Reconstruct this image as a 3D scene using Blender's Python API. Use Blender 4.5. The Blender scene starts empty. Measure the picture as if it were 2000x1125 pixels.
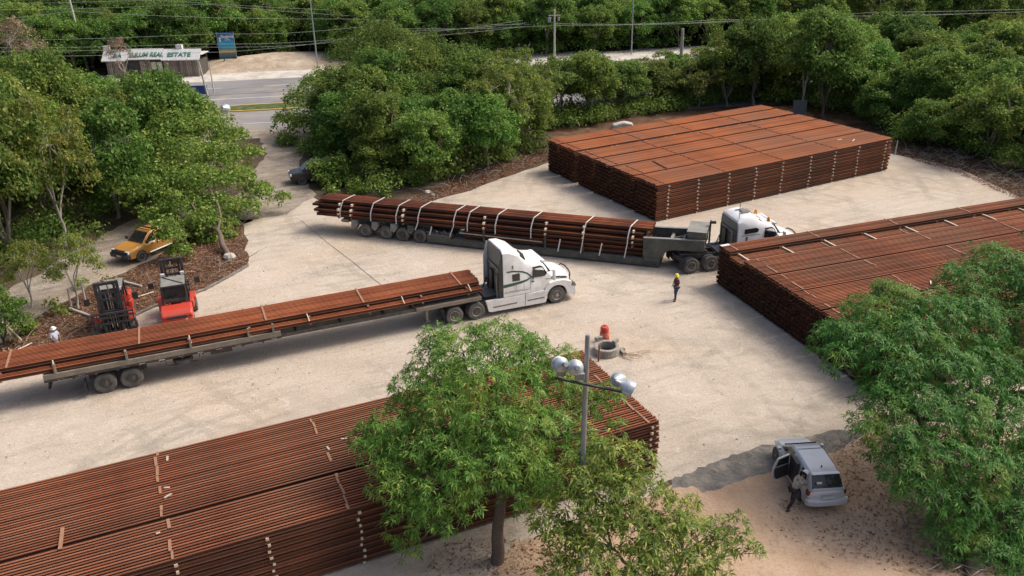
import bpy, math, random
import numpy as np
from mathutils import Vector, Matrix
random.seed(7); rng=np.random.default_rng(7)
R=math.radians
scene=bpy.context.scene; col=scene.collection
# ------------------------------------------------ camera
CF,CP,CR,CH=1640.8,0.428182,-0.0228421,21.75
fw=Vector((0,math.cos(CP),-math.sin(CP))); up0=Vector((0,math.sin(CP),math.cos(CP))); rt0=Vector((1,0,0))
cr=rt0*math.cos(CR)+up0*math.sin(CR); cu=-rt0*math.sin(CR)+up0*math.cos(CR)
cam=bpy.data.cameras.new('camera'); camo=bpy.data.objects.new('camera',cam); col.objects.link(camo)
M=Matrix((( cr.x,cu.x,-fw.x,0),(cr.y,cu.y,-fw.y,0),(cr.z,cu.z,-fw.z,CH),(0,0,0,1))); camo.matrix_world=M
cam.sensor_width=36; cam.lens=CF/2000*36; cam.clip_start=.5; cam.clip_end=3000
scene.camera=camo
# ------------------------------------------------ light
w=bpy.data.worlds.new('World'); scene.world=w; w.use_nodes=True
SUN_EL,SUN_AZ=R(50),R(18)      # direction towards the sun, azimuth measured from +X towards +Y
nt=w.node_tree; bg=nt.nodes['Background']; sky=nt.nodes.new('ShaderNodeTexSky'); sky.sky_type='NISHITA'
sky.sun_disc=False; sky.sun_elevation=SUN_EL; sky.sun_rotation=math.pi/2-SUN_AZ; sky.dust_density=6.0; sky.air_density=.7; sky.ozone_density=.4
nt.links.new(sky.outputs[0],bg.inputs[0]); bg.inputs[1].default_value=.15
sun=bpy.data.lights.new('sun','SUN'); suno=bpy.data.objects.new('sun',sun); col.objects.link(suno)
sun.energy=1.5; sun.angle=R(22); sun.color=(1,.95,.87)
sd=Vector((math.cos(SUN_EL)*math.cos(SUN_AZ),math.cos(SUN_EL)*math.sin(SUN_AZ),math.sin(SUN_EL)))
suno.rotation_euler=sd.to_track_quat('Z','Y').to_euler(); suno.location=sd*200
vs=scene.view_settings; vs.view_transform='Standard'; vs.look='None'; vs.gamma=1; vs.use_curve_mapping=False
vs.exposure=0.34
scene.cycles.max_bounces=6; scene.cycles.diffuse_bounces=3; scene.cycles.transparent_max_bounces=8
# a photo pixel (2000 px wide) taken to the point of the place that lies at height z there
def G(px,py,z=0.0):
    v=fw+cr*((px-1000)/CF)+cu*((562.5-py)/CF); t=(z-CH)/v.z
    return Vector((v.x*t,v.y*t,z))
# ------------------------------------------------ objects
def tag(o,label=None,cat=None,group=None,kind=None):
    if label: o['label']=label
    if cat: o['category']=cat
    if group: o['group']=group
    if kind: o['kind']=kind
    return o
def empty(name,loc,rz=0,**k):
    o=bpy.data.objects.new(name,None); col.objects.link(o); o.location=loc; o.rotation_euler=(0,0,rz); o.empty_display_size=.3
    return tag(o,**k)
def copy_tree(o,parent=None):
    c=o.copy(); col.objects.link(c)
    if parent: c.parent=parent
    for ch in o.children: copy_tree(ch,c)
    return c
def link(name,me,parent=None,mat=None,loc=None,rot=None,**k):
    o=bpy.data.objects.new(name,me); col.objects.link(o)
    if mat: me.materials.clear(); me.materials.append(mat)
    if parent: o.parent=parent
    if loc is not None: o.location=loc
    if rot is not None: o.rotation_euler=rot
    return tag(o,**k)
class MB:
    def __init__(s): s.v=[]; s.f=[]
    def add(s,vs,fs):
        n=len(s.v); s.v+=[tuple(q) for q in vs]; s.f+=[tuple(i+n for i in f) for f in fs]; return s
    def bx(s,x0,x1,y0,y1,z0,z1):
        return s.add([(x0,y0,z0),(x1,y0,z0),(x1,y1,z0),(x0,y1,z0),(x0,y0,z1),(x1,y0,z1),(x1,y1,z1),(x0,y1,z1)],
          [(3,2,1,0),(4,5,6,7),(0,1,5,4),(1,2,6,5),(2,3,7,6),(3,0,4,7)])
    def beam(s,a,b,wd,ht,up=(0,0,1)):
        a=Vector(a);b=Vector(b);d=(b-a).normalized();u=Vector(up); sd_=d.cross(u).normalized(); u=sd_.cross(d)
        q=[]
        for p in (a,b):
            for i,j in ((-1,-1),(1,-1),(1,1),(-1,1)): q.append(p+sd_*(wd/2*i)+u*(ht/2*j))
        return s.add(q,[(3,2,1,0),(4,5,6,7),(0,1,5,4),(1,2,6,5),(2,3,7,6),(3,0,4,7)])
    def loft(s,secs,caps=True,closed=True):
        n=len(secs[0]); vs=[p for c in secs for p in c]; fs=[]
        for k in range(len(secs)-1):
            for i in range(n if closed else n-1):
                j=(i+1)%n; fs.append((k*n+i,k*n+j,(k+1)*n+j,(k+1)*n+i))
        if caps: fs.append(tuple(range(n-1,-1,-1))); fs.append(tuple(range((len(secs)-1)*n,len(secs)*n)))
        return s.add(vs,fs)
    def tube(s,pts,rad,n=8,caps=True):
        pts=[Vector(p) for p in pts]
        if not hasattr(rad,'__len__'): rad=[rad]*len(pts)
        secs=[]; ref=None
        for i,p in enumerate(pts):
            d=(pts[min(i+1,len(pts)-1)]-pts[max(i-1,0)]).normalized()
            if ref is None or abs(ref.dot(d))>.95: ref=Vector((0,0,1)) if abs(d.z)<.9 else Vector((1,0,0))
            a=d.cross(ref).normalized(); b=d.cross(a).normalized(); ref=a.cross(d)*-1 if False else ref
            secs.append([p+(a*math.cos(2*math.pi*k/n)+b*math.sin(2*math.pi*k/n))*rad[i] for k in range(n)])
        return s.loft(secs,caps)
    def prism(s,poly,a0,a1,ax='y'):
        f={'y':lambda u,v,t:(u,t,v),'x':lambda u,v,t:(t,u,v),'z':lambda u,v,t:(u,v,t)}[ax]
        return s.loft([[f(u,v,a0) for u,v in poly],[f(u,v,a1) for u,v in poly]])
    def lathe(s,prof,n=16,c=(0,0,0),ax='z'):
        f={'z':lambda r,h,a:(r*math.cos(a),r*math.sin(a),h),'y':lambda r,h,a:(r*math.cos(a),h,r*math.sin(a)),'x':lambda r,h,a:(h,r*math.cos(a),r*math.sin(a))}[ax]
        c=Vector(c); secs=[[c+Vector(f(max(r,1e-4),h,2*math.pi*k/n)) for k in range(n)] for r,h in prof]
        return s.loft(secs,True)
    def mesh(s,name='m',smooth=None):
        me=bpy.data.meshes.new(name); me.from_pydata(s.v,[],s.f)
        import bmesh
        b=bmesh.new(); b.from_mesh(me); bmesh.ops.recalc_face_normals(b,faces=b.faces); b.to_mesh(me); b.free()
        if smooth:
            me.shade_smooth(); me.set_sharp_from_angle(angle=R(smooth))
        return me
    def build(s,name,mat,parent=None,smooth=None,bevel=0,seg=2,loc=None,rot=None,**k):
        o=link(name,s.mesh(name,smooth),parent,mat,loc,rot,**k)
        if bevel:
            m=o.modifiers.new('bevel','BEVEL'); m.width=bevel; m.segments=seg; m.limit_method='ANGLE'; m.angle_limit=R(35)
        return o
# ------------------------------------------------ materials
class NT:
    def __init__(s,name):
        s.m=bpy.data.materials.new(name); s.m.use_nodes=True; s.t=s.m.node_tree; s.p=s.t.nodes['Principled BSDF']; s.o=s.t.nodes['Material Output']
    def n(s,ty,**k):
        q=s.t.nodes.new(ty)
        for a,b in k.items():
            if a.startswith('i_'):
                q.inputs[a[2:].replace('_',' ')].default_value=b
            else: setattr(q,a,b)
        return q
    def l(s,a,b): s.t.links.new(a,b)
    def coord(s,kind='Object'): return s.n('ShaderNodeTexCoord').outputs[kind]
    def noise(s,vec,scale,detail=5,rough=.6,dist=0,vscale=None):
        if vscale:
            mp=s.n('ShaderNodeMapping'); s.l(vec,mp.inputs[0]); mp.inputs['Scale'].default_value=vscale; vec=mp.outputs[0]
        q=s.n('ShaderNodeTexNoise'); s.l(vec,q.inputs['Vector']); q.inputs['Scale'].default_value=scale; q.inputs['Detail'].default_value=detail; q.inputs['Roughness'].default_value=rough; q.inputs['Distortion'].default_value=dist
        return q.outputs['Fac']
    def ramp(s,fac,stops,interp='LINEAR'):
        q=s.n('ShaderNodeValToRGB'); s.l(fac,q.inputs[0]); e=q.color_ramp.elements; q.color_ramp.interpolation=interp
        while len(e)<len(stops): e.new(.5)
        for i,(p,c) in enumerate(stops): e[i].position=p; e[i].color=(*c,1) if len(c)==3 else c
        return q.outputs[0]
    def mix(s,fac,a,b,mode='MIX'):
        q=s.n('ShaderNodeMix',data_type='RGBA',blend_type=mode)
        for sock,val in ((q.inputs[0],fac),(q.inputs[6],a),(q.inputs[7],b)):
            if isinstance(val,(int,float)): sock.default_value=val
            elif isinstance(val,tuple): sock.default_value=(*val,1) if len(val)==3 else val
            else: s.l(val,sock)
        return q.outputs[2]
    def math(s,op,a,b=0.0,clamp=False):
        q=s.n('ShaderNodeMath',operation=op); q.use_clamp=clamp
        for sock,val in ((q.inputs[0],a),(q.inputs[1],b)):
            if isinstance(val,(int,float)): sock.default_value=val
            else: s.l(val,sock)
        return q.outputs[0]
    def bump(s,h,st=.3,dist=.05):
        q=s.n('ShaderNodeBump'); s.l(h,q.inputs['Height']); q.inputs['Strength'].default_value=st; q.inputs['Distance'].default_value=dist
        s.l(q.outputs[0],s.p.inputs['Normal'])
    def col(s,c): s.l(c,s.p.inputs['Base Color'])
def obj_random(a): return a.n('ShaderNodeObjectInfo').outputs['Random']
def plain(name,c,rough=.6,metal=0,dirt=.25,scale=3,dirtc=(.25,.2,.15),spec=.5,coat=0,vary=0):
    a=NT(name); v=a.coord(); n=a.noise(v,scale,6,.65)
    f=a.ramp(n,[(.42,(0,0,0)),(.75,(1,1,1))]); f=a.math('MULTIPLY',f,dirt)
    q=a.mix(f,c,dirtc)
    if vary:
        h=a.n('ShaderNodeHueSaturation'); a.l(q,h.inputs['Color']); a.l(a.math('ADD',a.math('MULTIPLY',obj_random(a),vary),1-vary/2),h.inputs['Value']); q=h.outputs[0]
    a.col(q); a.p.inputs['Roughness'].default_value=rough; a.p.inputs['Metallic'].default_value=metal
    a.p.inputs['Specular IOR Level'].default_value=spec; a.p.inputs['Coat Weight'].default_value=coat
    return a.m
def rust_mat(name,a1,a2,a3,grain=(.25,6,6),patch=None):
    a=NT(name); v=a.coord(); ge=a.n('ShaderNodeNewGeometry'); g=a.math('FRACT',a.math('ADD',ge.outputs['Random Per Island'],a.math('MULTIPLY',obj_random(a),3.7)))
    n=a.noise(v,1.3,8,.7,vscale=grain)
    c=a.ramp(n,[(.3,a3),(.5,a1),(.72,a2)])
    w=a.noise(ge.outputs['Position'],.22,5,.6); c=a.mix(a.ramp(w,[(.42,(0,0,0)),(.62,(.75,.75,.75))]),c,patch or a3)
    h=a.n('ShaderNodeHueSaturation'); a.l(c,h.inputs['Color']); a.l(a.math('ADD',a.math('MULTIPLY',g,.55),.72),h.inputs['Value'])
    a.col(h.outputs[0]); a.p.inputs['Roughness'].default_value=.85; a.p.inputs['Specular IOR Level'].default_value=.25
    return a.m
RUST=rust_mat('rusted_steel',(.26,.088,.042),(.39,.145,.068),(.13,.048,.028),patch=(.21,.10,.058))
RUST_FAR=rust_mat('orange_rusted_steel',(.42,.135,.05),(.54,.19,.068),(.25,.085,.038),patch=(.33,.145,.08))
RAIL_SHADE=rust_mat('shade_darkened_rust',(.105,.048,.029),(.17,.068,.035),(.05,.028,.02))  # shade between stacked rails, painted as a darker brown on web and foot
RAIL_END_SHADE=rust_mat('shade_blackened_rail_end',(.022,.017,.014),(.04,.028,.02),(.012,.011,.01))  # near-black shade of the stack ends, painted onto the rail end faces
TIMBER=plain('raw_timber',(.66,.54,.40),.85,dirt=.35,scale=5,dirtc=(.25,.15,.09))
TIMBER_RUST=plain('rust_stained_timber',(.33,.18,.11),.85,dirt=.6,scale=4,dirtc=(.18,.08,.045))
# ------------------------------------------------ ground
def poly_sheet(name,pts,z,mat,jit=.25,sub=1.2,kind='structure',seed=1,smoothing=True):
    """closed outline of ground points -> sheet with an uneven edge"""
    rr=random.Random(seed); out=[]
    n=len(pts)
    for i in range(n):
        a=Vector(pts[i][:2]); b=Vector(pts[(i+1)%n][:2]); L=(b-a).length; k=max(1,int(L/sub))
        nr=Vector((-(b-a).y,(b-a).x)).normalized()
        for j in range(k):
            p=a+(b-a)*(j/k); out.append(p+nr*rr.uniform(-jit,jit))
    from mathutils.geometry import tessellate_polygon
    tr=tessellate_polygon([[Vector((p.x,p.y,0)) for p in out]])
    me=bpy.data.meshes.new(name); me.from_pydata([(p.x,p.y,z) for p in out],[],[tuple(t) for t in tr])
    import bmesh
    b=bmesh.new(); b.from_mesh(me); bmesh.ops.recalc_face_normals(b,faces=b.faces)
    if sum(f.normal.z for f in b.faces)<0: bmesh.ops.reverse_faces(b,faces=b.faces)
    b.to_mesh(me); b.free()
    return link(name,me,None,mat,kind=kind)
def ground_mat(name,cols,fine=.25,scale=.35,streak=None,bump=.5,spots=None,speck=0,ang=0.4):
    a=NT(name); v=a.coord()
    n=a.noise(v,scale,9,.68,.3)
    c=a.ramp(n,[(.32,cols[0]),(.5,cols[1]),(.68,cols[2])])
    if streak:
        mp=a.n('ShaderNodeMapping'); a.l(v,mp.inputs[0]); mp.inputs['Rotation'].default_value=(0,0,-ang)
        m=a.noise(mp.outputs[0],1.0,6,.7,vscale=(.12,1.4,1)); f=a.ramp(m,[(.5,(0,0,0)),(.68,(1,1,1))]); c=a.mix(a.math('MULTIPLY',f,streak[1]),c,streak[0])
        m=a.noise(mp.outputs[0],1.0,6,.75,vscale=(.5,3.0,1)); f=a.ramp(m,[(.55,(0,0,0)),(.7,(1,1,1))]); c=a.mix(a.math('MULTIPLY',f,streak[1]*.9),c,streak[0])
    if streak:
        m=a.noise(mp.outputs[0],.8,9,.78,.6,vscale=(.3,1.1,1)); f=a.ramp(m,[(.54,(0,0,0)),(.60,(1,1,1))]); c=a.mix(a.math('MULTIPLY',f,streak[1]*.62),c,tuple(x*.80 for x in streak[0]))
        for (ox,oy,sc_,th) in ((-14,30,.16,.93),(22,70,.13,.94),(-30,75,.10,.95),(6,10,.21,.94)):
            mp2=a.n('ShaderNodeMapping'); a.l(v,mp2.inputs[0]); mp2.inputs['Location'].default_value=(-ox*sc_,-oy*sc_,0); mp2.inputs['Scale'].default_value=(sc_,sc_,0)
            wv=a.n('ShaderNodeTexWave',wave_type='RINGS',rings_direction='SPHERICAL'); a.l(mp2.outputs[0],wv.inputs[0]); wv.inputs['Scale'].default_value=1.0; wv.inputs['Distortion'].default_value=5.0; wv.inputs['Detail'].default_value=3; wv.inputs['Detail Scale'].default_value=.8
            f=a.ramp(wv.outputs['Fac'],[(th-.12,(0,0,0)),(th,(1,1,1))]); k2=a.ramp(a.noise(v,.11,4,.6,vscale=(1,1,1)),[(.47,(0,0,0)),(.6,(1,1,1))])
            c=a.mix(a.math('MULTIPLY',a.math('MULTIPLY',f,k2),.40),c,tuple(x*.85 for x in streak[0]))
        m=a.noise(v,.045,4,.6); f=a.ramp(m,[(.4,(0,0,0)),(.65,(1,1,1))]); c=a.mix(a.math('MULTIPLY',f,.28),c,streak[0])
        m=a.noise(v,.07,3,.6,.5); f=a.ramp(m,[(.5,(0,0,0)),(.66,(1,1,1))]); c=a.mix(a.math('MULTIPLY',f,.35),c,(.60,.45,.30))
    if spots:
        m=a.noise(v,.9,8,.75,.8); f=a.ramp(m,[(.56,(0,0,0)),(.66,(1,1,1))]); c=a.mix(a.math('MULTIPLY',f,spots[1]),c,spots[0])
    fn=a.noise(v,9,6,.8); k=a.ramp(fn,[(.3,(1-fine,)*3),(.7,(1+fine*.5,)*3)]); c=a.mix(1.0,c,k,'MULTIPLY')
    if speck:
        vo=a.n('ShaderNodeTexVoronoi'); a.l(v,vo.inputs['Vector']); vo.inputs['Scale'].default_value=5.0
        f=a.ramp(vo.outputs['Distance'],[(.05,(1,1,1)),(.12,(0,0,0))]); f2=a.ramp(a.noise(v,1.7,3),[(.5,(0,0,0)),(.6,(1,1,1))])
        c=a.mix(a.math('MULTIPLY',a.math('MULTIPLY',f,f2),speck),c,(.13,.09,.06))
    a.col(c); a.p.inputs['Roughness'].default_value=.95; a.p.inputs['Specular IOR Level'].default_value=.15
    hh=a.math('ADD',a.noise(v,2.2,8,.75),a.math('MULTIPLY',n,1.5)); a.bump(hh,bump,.12)
    return a.m
SOIL=ground_mat('forest_soil',((.06,.045,.03),(.11,.085,.055),(.19,.155,.11)),.5,.5,bump=.9)
YARD=ground_mat('crushed_limestone',((.48,.405,.325),(.565,.485,.395),(.64,.56,.465)),.28,.12,streak=((.40,.35,.28),.55),bump=.55,spots=((.70,.62,.53),.5),speck=.7)
TRACKM=ground_mat('dirt_track',((.24,.20,.16),(.38,.33,.27),(.50,.44,.37)),.3,.5,streak=((.19,.155,.12),.7),bump=.8)
SANDM=ground_mat('tan_sand',((.41,.28,.18),(.52,.365,.245),(.60,.45,.32)),.22,.3,bump=.7,speck=1.0,spots=((.27,.18,.12),.5))
CEMENT=ground_mat('worn_cement',((.15,.142,.125),(.235,.22,.195),(.36,.32,.27)),.35,1.3,bump=.9,spots=((.42,.34,.25),.75))
ASPH=ground_mat('dusty_asphalt',((.23,.23,.235),(.27,.265,.265),(.31,.305,.30)),.1,.05,streak=((.20,.195,.195),.7),bump=.2,ang=.1)
SHOULD=ground_mat('white_sand_verge',((.42,.38,.32),(.6,.56,.49),(.74,.70,.63)),.25,.4,bump=.9)
LITTER=ground_mat('leaf_litter_soil',((.085,.05,.032),(.16,.09,.055),(.26,.17,.11)),.55,.8,bump=1.0,spots=((.35,.29,.22),.6))
GRASSM=ground_mat('verge_grass',((.05,.08,.025),(.10,.15,.05),(.20,.2,.09)),.5,1.5,bump=1.0)
def P(*xy): return [G(a,b) for a,b in xy]
gm=MB(); S_=900; gm.add([(-S_,-60,0),(S_,-60,0),(S_,1500,0),(-S_,1500,0)],[(0,1,2,3)])
gm.build('ground',SOIL,kind='structure')
yard_px=[(-900,1500),(-400,900),(-60,738),(60,708),(180,662),(270,610),(400,570),(482,522),(484,470),(470,420),(490,380),(560,360),(612,385),(640,400),(760,403),(840,396),(940,365),(1068,318),(1110,330),(1500,262),(1700,300),(1745,300),(1800,312),(1870,330),(1930,355),(1990,385),(2150,460),(2700,700),(2700,900),(1990,850),(1760,830),(1640,848),(1560,870),(1310,940),(1250,1000),(1000,1200),(400,1500)]
poly_sheet('yard',P(*yard_px),.008,YARD,.22,1.3,seed=3)
poly_sheet('sandy_ground',P((1310,950),(1420,910),(1540,880),(1640,850),(1740,825),(2300,860),(2600,1500),(700,1700),(880,1260),(1000,1060),(1140,1010)),.012,SANDM,.18,.8,seed=5)
poly_sheet('cement_strip',P((1310,938),(1420,893),(1480,872),(1545,862),(1640,838),(1690,845),(1640,880),(1560,905),(1510,920),(1450,940),(1372,964),(1352,948),(1312,956)),.016,CEMENT,.09,.25,seed=8)
poly_sheet('path',P((-500,740),(-60,600),(60,545),(150,488),(230,440),(300,412),(420,390),(520,370),(560,400),(470,440),(380,465),(300,505),(180,558),(110,598),(30,655),(-400,850)),.008,TRACKM,.3,1.0,seed=11)
poly_sheet('access_road',P((455,395),(500,330),(520,300),(505,268),(380,275),(380,255),(720,250),(720,265),(600,285),(585,320),(590,345),(620,380),(560,420),(470,430)),.016,TRACKM,.25,1.0,seed=12)
# highway frame: along = hx, across = hy (away from camera)
h0=G(420,215); h1=G(420,151); ha=G(520,146); hb=G(1440,101)
hx=(hb-ha).normalized(); hy=Vector((-hx.y,hx.x,0))
HO=G(500,262)
def H(s,t,z=0): q=HO+hx*s+hy*t; q.z=z; return q
HW=(G(500,152)-HO).dot(hy)
# ------------------------------------------------ highway
def hq(s0,s1,t0,t1): return [H(s0,t0),H(s1,t0),H(s1,t1),H(s0,t1)]
poly_sheet('white_sand_verge',hq(-260,300,-2.5,43),.004,SHOULD,.9,3,seed=21)
def strip(name,s0,s1,t0,t1,z0,z1,mat,jit=0,**k):
    m=MB(); n=60; rr=random.Random(4)
    if z1<=z0+.001:
        vs=[];fs=[]
        for i in range(n+1):
            s=s0+(s1-s0)*i/n; vs+=[H(s,t0+rr.uniform(-jit,jit),z0),H(s,t1+rr.uniform(-jit,jit),z0)]
        m.add(vs,[(2*i,2*i+2,2*i+3,2*i+1) for i in range(n)])
    else: m.add([H(s0,t0,z0),H(s1,t0,z0),H(s1,t1,z0),H(s0,t1,z0),H(s0,t0,z1),H(s1,t0,z1),H(s1,t1,z1),H(s0,t1,z1)],[(3,2,1,0),(4,5,6,7),(0,1,5,4),(1,2,6,5),(2,3,7,6),(3,0,4,7)])
    return m.build(name,mat,**k)
strip('road',-260,300,0,33,.012,0,ASPH,.25,kind='structure')
PAINT=plain('faded_road_paint',(.62,.62,.60),.8,dirt=.6,scale=2,dirtc=(.3,.3,.29))
YPAINT=plain('yellow_kerb_paint',(.62,.38,.05),.8,dirt=.7,scale=1.2,dirtc=(.4,.33,.22))
DARKLINE=plain('tar_seam',(.09,.09,.09),.9)
lm=MB()
for t in (19.8,):
    lm.add([H(-260,t,.017),H(300,t,.017),H(300,t+.22,.017),H(-260,t+.22,.017)],[(0,1,2,3)])
for s in range(-200,240,9):
    lm.add([H(s,5.2,.017),H(s+3.5,5.2,.017),H(s+3.5,5.36,.017),H(s,5.36,.017)],[(0,1,2,3)])
    lm.add([H(s,27.4,.017),H(s+3.5,27.4,.017),H(s+3.5,27.56,.017),H(s,27.56,.017)],[(0,1,2,3)])
lm.build('road_markings',PAINT,kind='structure')
sm=MB()
for a_,b_ in ((22.6,22.95),(23.8,23.95)):
    sm.add([H(-260,a_,.017),H(300,a_,.017),H(300,b_,.017),H(-260,b_,.017)],[(0,1,2,3)])
sm.build('road_seams',DARKLINE,kind='structure')
# median islands with yellow kerb
def median(s0,s1,t0,t1):
    n=10; pts=[]
    r=(t1-t0)/2; tc=(t0+t1)/2
    for i in range(n+1): a=math.pi/2+math.pi*i/n; pts.append((s0+r*2.2+2.2*r*math.cos(a),tc+r*math.sin(a)))
    for i in range(n+1): a=-math.pi/2+math.pi*i/n; pts.append((s1-r*2.2+2.2*r*math.cos(a),tc+r*math.sin(a)))
    def off(k): 
        return [(s if True else 0,tc+(t-tc)*k) for s,t in pts]
    m=MB(); m.loft([[H(s,t,0) for s,t in pts],[H(s,t,.14) for s,t in pts],[H(s,t,.14) for s,t in off(.84)],[H(s,t,.10) for s,t in off(.84)]],caps=False)
    k=m.build('median_kerb',YPAINT,kind='structure')
    g=MB(); q=off(.84); g.add([H(s,t,.12) for s,t in q],[tuple(range(len(q)))])
    g.build('median_grass',GRASSM,kind='structure')
median(-6.5,120,11.6,15.2); median(-190,-17,11.6,15.2)
# ------------------------------------------------ rails
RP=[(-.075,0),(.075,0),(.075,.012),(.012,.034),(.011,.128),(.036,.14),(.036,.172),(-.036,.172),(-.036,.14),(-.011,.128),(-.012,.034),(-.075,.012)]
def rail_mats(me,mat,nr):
    """rust on the exposed head, shade painted as darker brown on web and foot, near black on the ends"""
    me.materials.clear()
    for q in (mat,RAIL_SHADE,RAIL_END_SHADE): me.materials.append(q)
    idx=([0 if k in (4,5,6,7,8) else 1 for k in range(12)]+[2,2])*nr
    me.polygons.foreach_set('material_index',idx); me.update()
def rail_mesh(L,mat):
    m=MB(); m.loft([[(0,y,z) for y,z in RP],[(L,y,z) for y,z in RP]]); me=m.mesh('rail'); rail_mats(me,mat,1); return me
PITCH=.1515; LAY=.285
def rail_pack(root,bands,L,mat,ends=.12,top_individual=True,front=True,seed=1,limit=300):
    """bands: list of (v0, count, layers). Rails run along x; every rail of the top layers and of the front side is its own part"""
    rr=random.Random(seed); rm=rail_mesh(L,mat); rest=MB(); n=0
    prof=RP
    for bi,(v0,cnt,lay) in enumerate(bands):
        for L_ in range(lay):
            for i in range(cnt):
                y=v0+PITCH*(i+.5)+rr.uniform(-.002,.002); z=L_*LAY+.11; x=rr.uniform(-ends,ends)*.6+(rr.uniform(-.05,.05) if L_%2 else 0)
                if rr.random()<.03: x+=rr.uniform(-.25,.25)
                vis=(L_==lay-1) or (bi==0 and i==0)
                if vis and n<limit:
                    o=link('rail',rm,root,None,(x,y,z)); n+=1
                    o.rotation_euler=(0,0,rr.uniform(-.0006,.0006))
                else:
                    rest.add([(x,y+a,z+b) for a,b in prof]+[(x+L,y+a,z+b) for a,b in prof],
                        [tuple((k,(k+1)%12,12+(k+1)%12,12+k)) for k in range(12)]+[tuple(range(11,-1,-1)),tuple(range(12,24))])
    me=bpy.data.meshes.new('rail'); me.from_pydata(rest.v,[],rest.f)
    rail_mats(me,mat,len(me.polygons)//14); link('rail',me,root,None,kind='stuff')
def timbers(root,bands,xs,mat,seed=2,top=None,jx=.06,top_len=.92,individual_front=True):
    """spacer timbers between the layers; ends show on the front side"""
    rr=random.Random(seed); inner=MB(); tb=MB().bx(-.05,.05,0,1,0,.108).mesh('spacer_timber'); tb.materials.append(mat)
    for bi,(v0,cnt,lay) in enumerate(bands):
        wd=cnt*PITCH
        for L_ in range(lay):
            for x in xs:
                z=L_*LAY+.001; xx=x+rr.uniform(-jx,jx)
                if bi==0:
                    o=link('spacer_timber',tb,root,None,(xx,v0-rr.uniform(.0,.06),z)); o.scale=(rr.uniform(.8,1.2),wd+.05,1)
                else: inner.bx(xx-.05,xx+.05,v0-.03,v0+wd-.03,z,z+.108)
    link('spacer_timber',inner.mesh(),root,mat,kind='stuff')
    if top:
        tm=MB().bx(-.045,.045,0,1,0,.03).mesh('top_timber'); tm.materials.append(top[1])
        for bi,(v0,cnt,lay) in enumerate(bands):
            wd=cnt*PITCH; z=(lay-1)*LAY+.11+.174
            for x in top[0]:
                y=v0+.05; xx=x+rr.uniform(-.12,.12)
                while y<v0+wd-.2:
                    l=rr.uniform(.25,.75); l=min(l,v0+wd-y)
                    if rr.random()<.86:
                        o=link('top_timber',tm,root,None,(xx+rr.uniform(-.05,.05),y,z),(0,0,rr.uniform(-.05,.05))); o.scale=(rr.uniform(.7,1.3),l*.93,1)
                    y+=l
# near stack
near=empty('rail_stack',(-27.371,14.289,0),R(23.47),label='long brown stack of rails in front, half under the mango tree',cat='rail stack')
nb=[(0.0,15,9),(2.42,14,9),(4.56,14,9)]
NX0=11.25
nn=near
near.location=(-27.371+NX0*math.cos(R(23.47)),14.289+NX0*math.sin(R(23.47)),0)
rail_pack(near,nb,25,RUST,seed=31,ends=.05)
timbers(near,nb,[.9,3.6,6.45,9.35,12.5,15.5,18.5,21.6,24.62],TIMBER,seed=32,top=([6.25,12.1,18.2,24.4],TIMBER_RUST))
m=MB().bx(-.06,.06,0,1.15,0,.045).build('loose_board',TIMBER_RUST,near,loc=(2.95,2.15,9*LAY+.0),rot=(0,0,-.03))
m=MB().bx(-.04,.04,0,.8,0,.045).build('loose_board',TIMBER_RUST,near,loc=(18.3-2.2,2.4,9*LAY+.0),rot=(0,0,-.03))
PAPER=plain('pale_scrap',(.72,.68,.6),.8,dirt=.2); OFFC=plain('pale_wood_offcut',(.50,.40,.31),.85,dirt=.5)
for k,(px,py,l,a_) in enumerate([(327,896,.32,1.9),(328,969,.3,.9),(326,953,.2,.1),(309,1042,.14,.5),(641,876,.25,2.1),(669,858,.12,.1),(676,857,.12,.2)]):
    q=G(px,py,9*LAY+.01)
    b=MB().bx(-l/2,l/2,-.04,.04,0,.03); o=b.build('wood_offcut',OFFC,loc=q,rot=(0,0,a_))
    tag(o,['pale oblong offcut lying near the rear edge of the near rail stack','bent pale wood scrap beside the left timber row of the near stack','small reddish scrap just behind the bent scrap on the near stack','tiny white scrap on the front band of the near rail stack','pale upright offcut near the right timber row of the near stack','left one of two tiny chips behind the upright offcut on the near stack','right one of two tiny chips behind the upright offcut on the near stack'][k],'wood scrap')
# far stack
far=empty('rail_stack',(10.83,58.864,0),R(27.9),label='large orange rusted stack of rails before the trees at the back',cat='rail stack')
fb=[(0.0,19,10),(3.06,18,10),(5.98,15,10),(8.52,15,10),(11.35,16,10),(14.0,12,10)]
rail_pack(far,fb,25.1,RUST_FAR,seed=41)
for k in range(8): MB().bx(-.07,.07,0,.5,0,.09).build('row_spacer',TIMBER,far,loc=(1.2+k*3.1,10.84,9*LAY+.02))
timbers(far,fb,[1.03,3.87,6.87,9.6,12.4,15.5,18.25,21.0,24.3],TIMBER,seed=42)
tmm=MB(); 
SEAM=plain('dark_seam_timber',(.085,.035,.02),.9)
for (v0,cnt,lay) in fb:
    for x in (.75,6.6,12.5,18.4):
        xx=x+random.uniform(-.25,.25)
        y=v0+.1
        while y<v0+cnt*PITCH-.3:
            l=random.uniform(.2,.5); tmm.bx(xx-.035,xx+.035,y,y+l,lay*LAY+.0,lay*LAY+.03); y+=l+random.uniform(.06,.2)
link('top_timber',tmm.mesh(),far,SEAM,kind='stuff')
MB().bx(-.06,.06,0,2.2,0,.06).build('loose_board',SEAM,far,loc=(3.2,3.1,10*LAY+.005),rot=(0,0,-.15))
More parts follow.
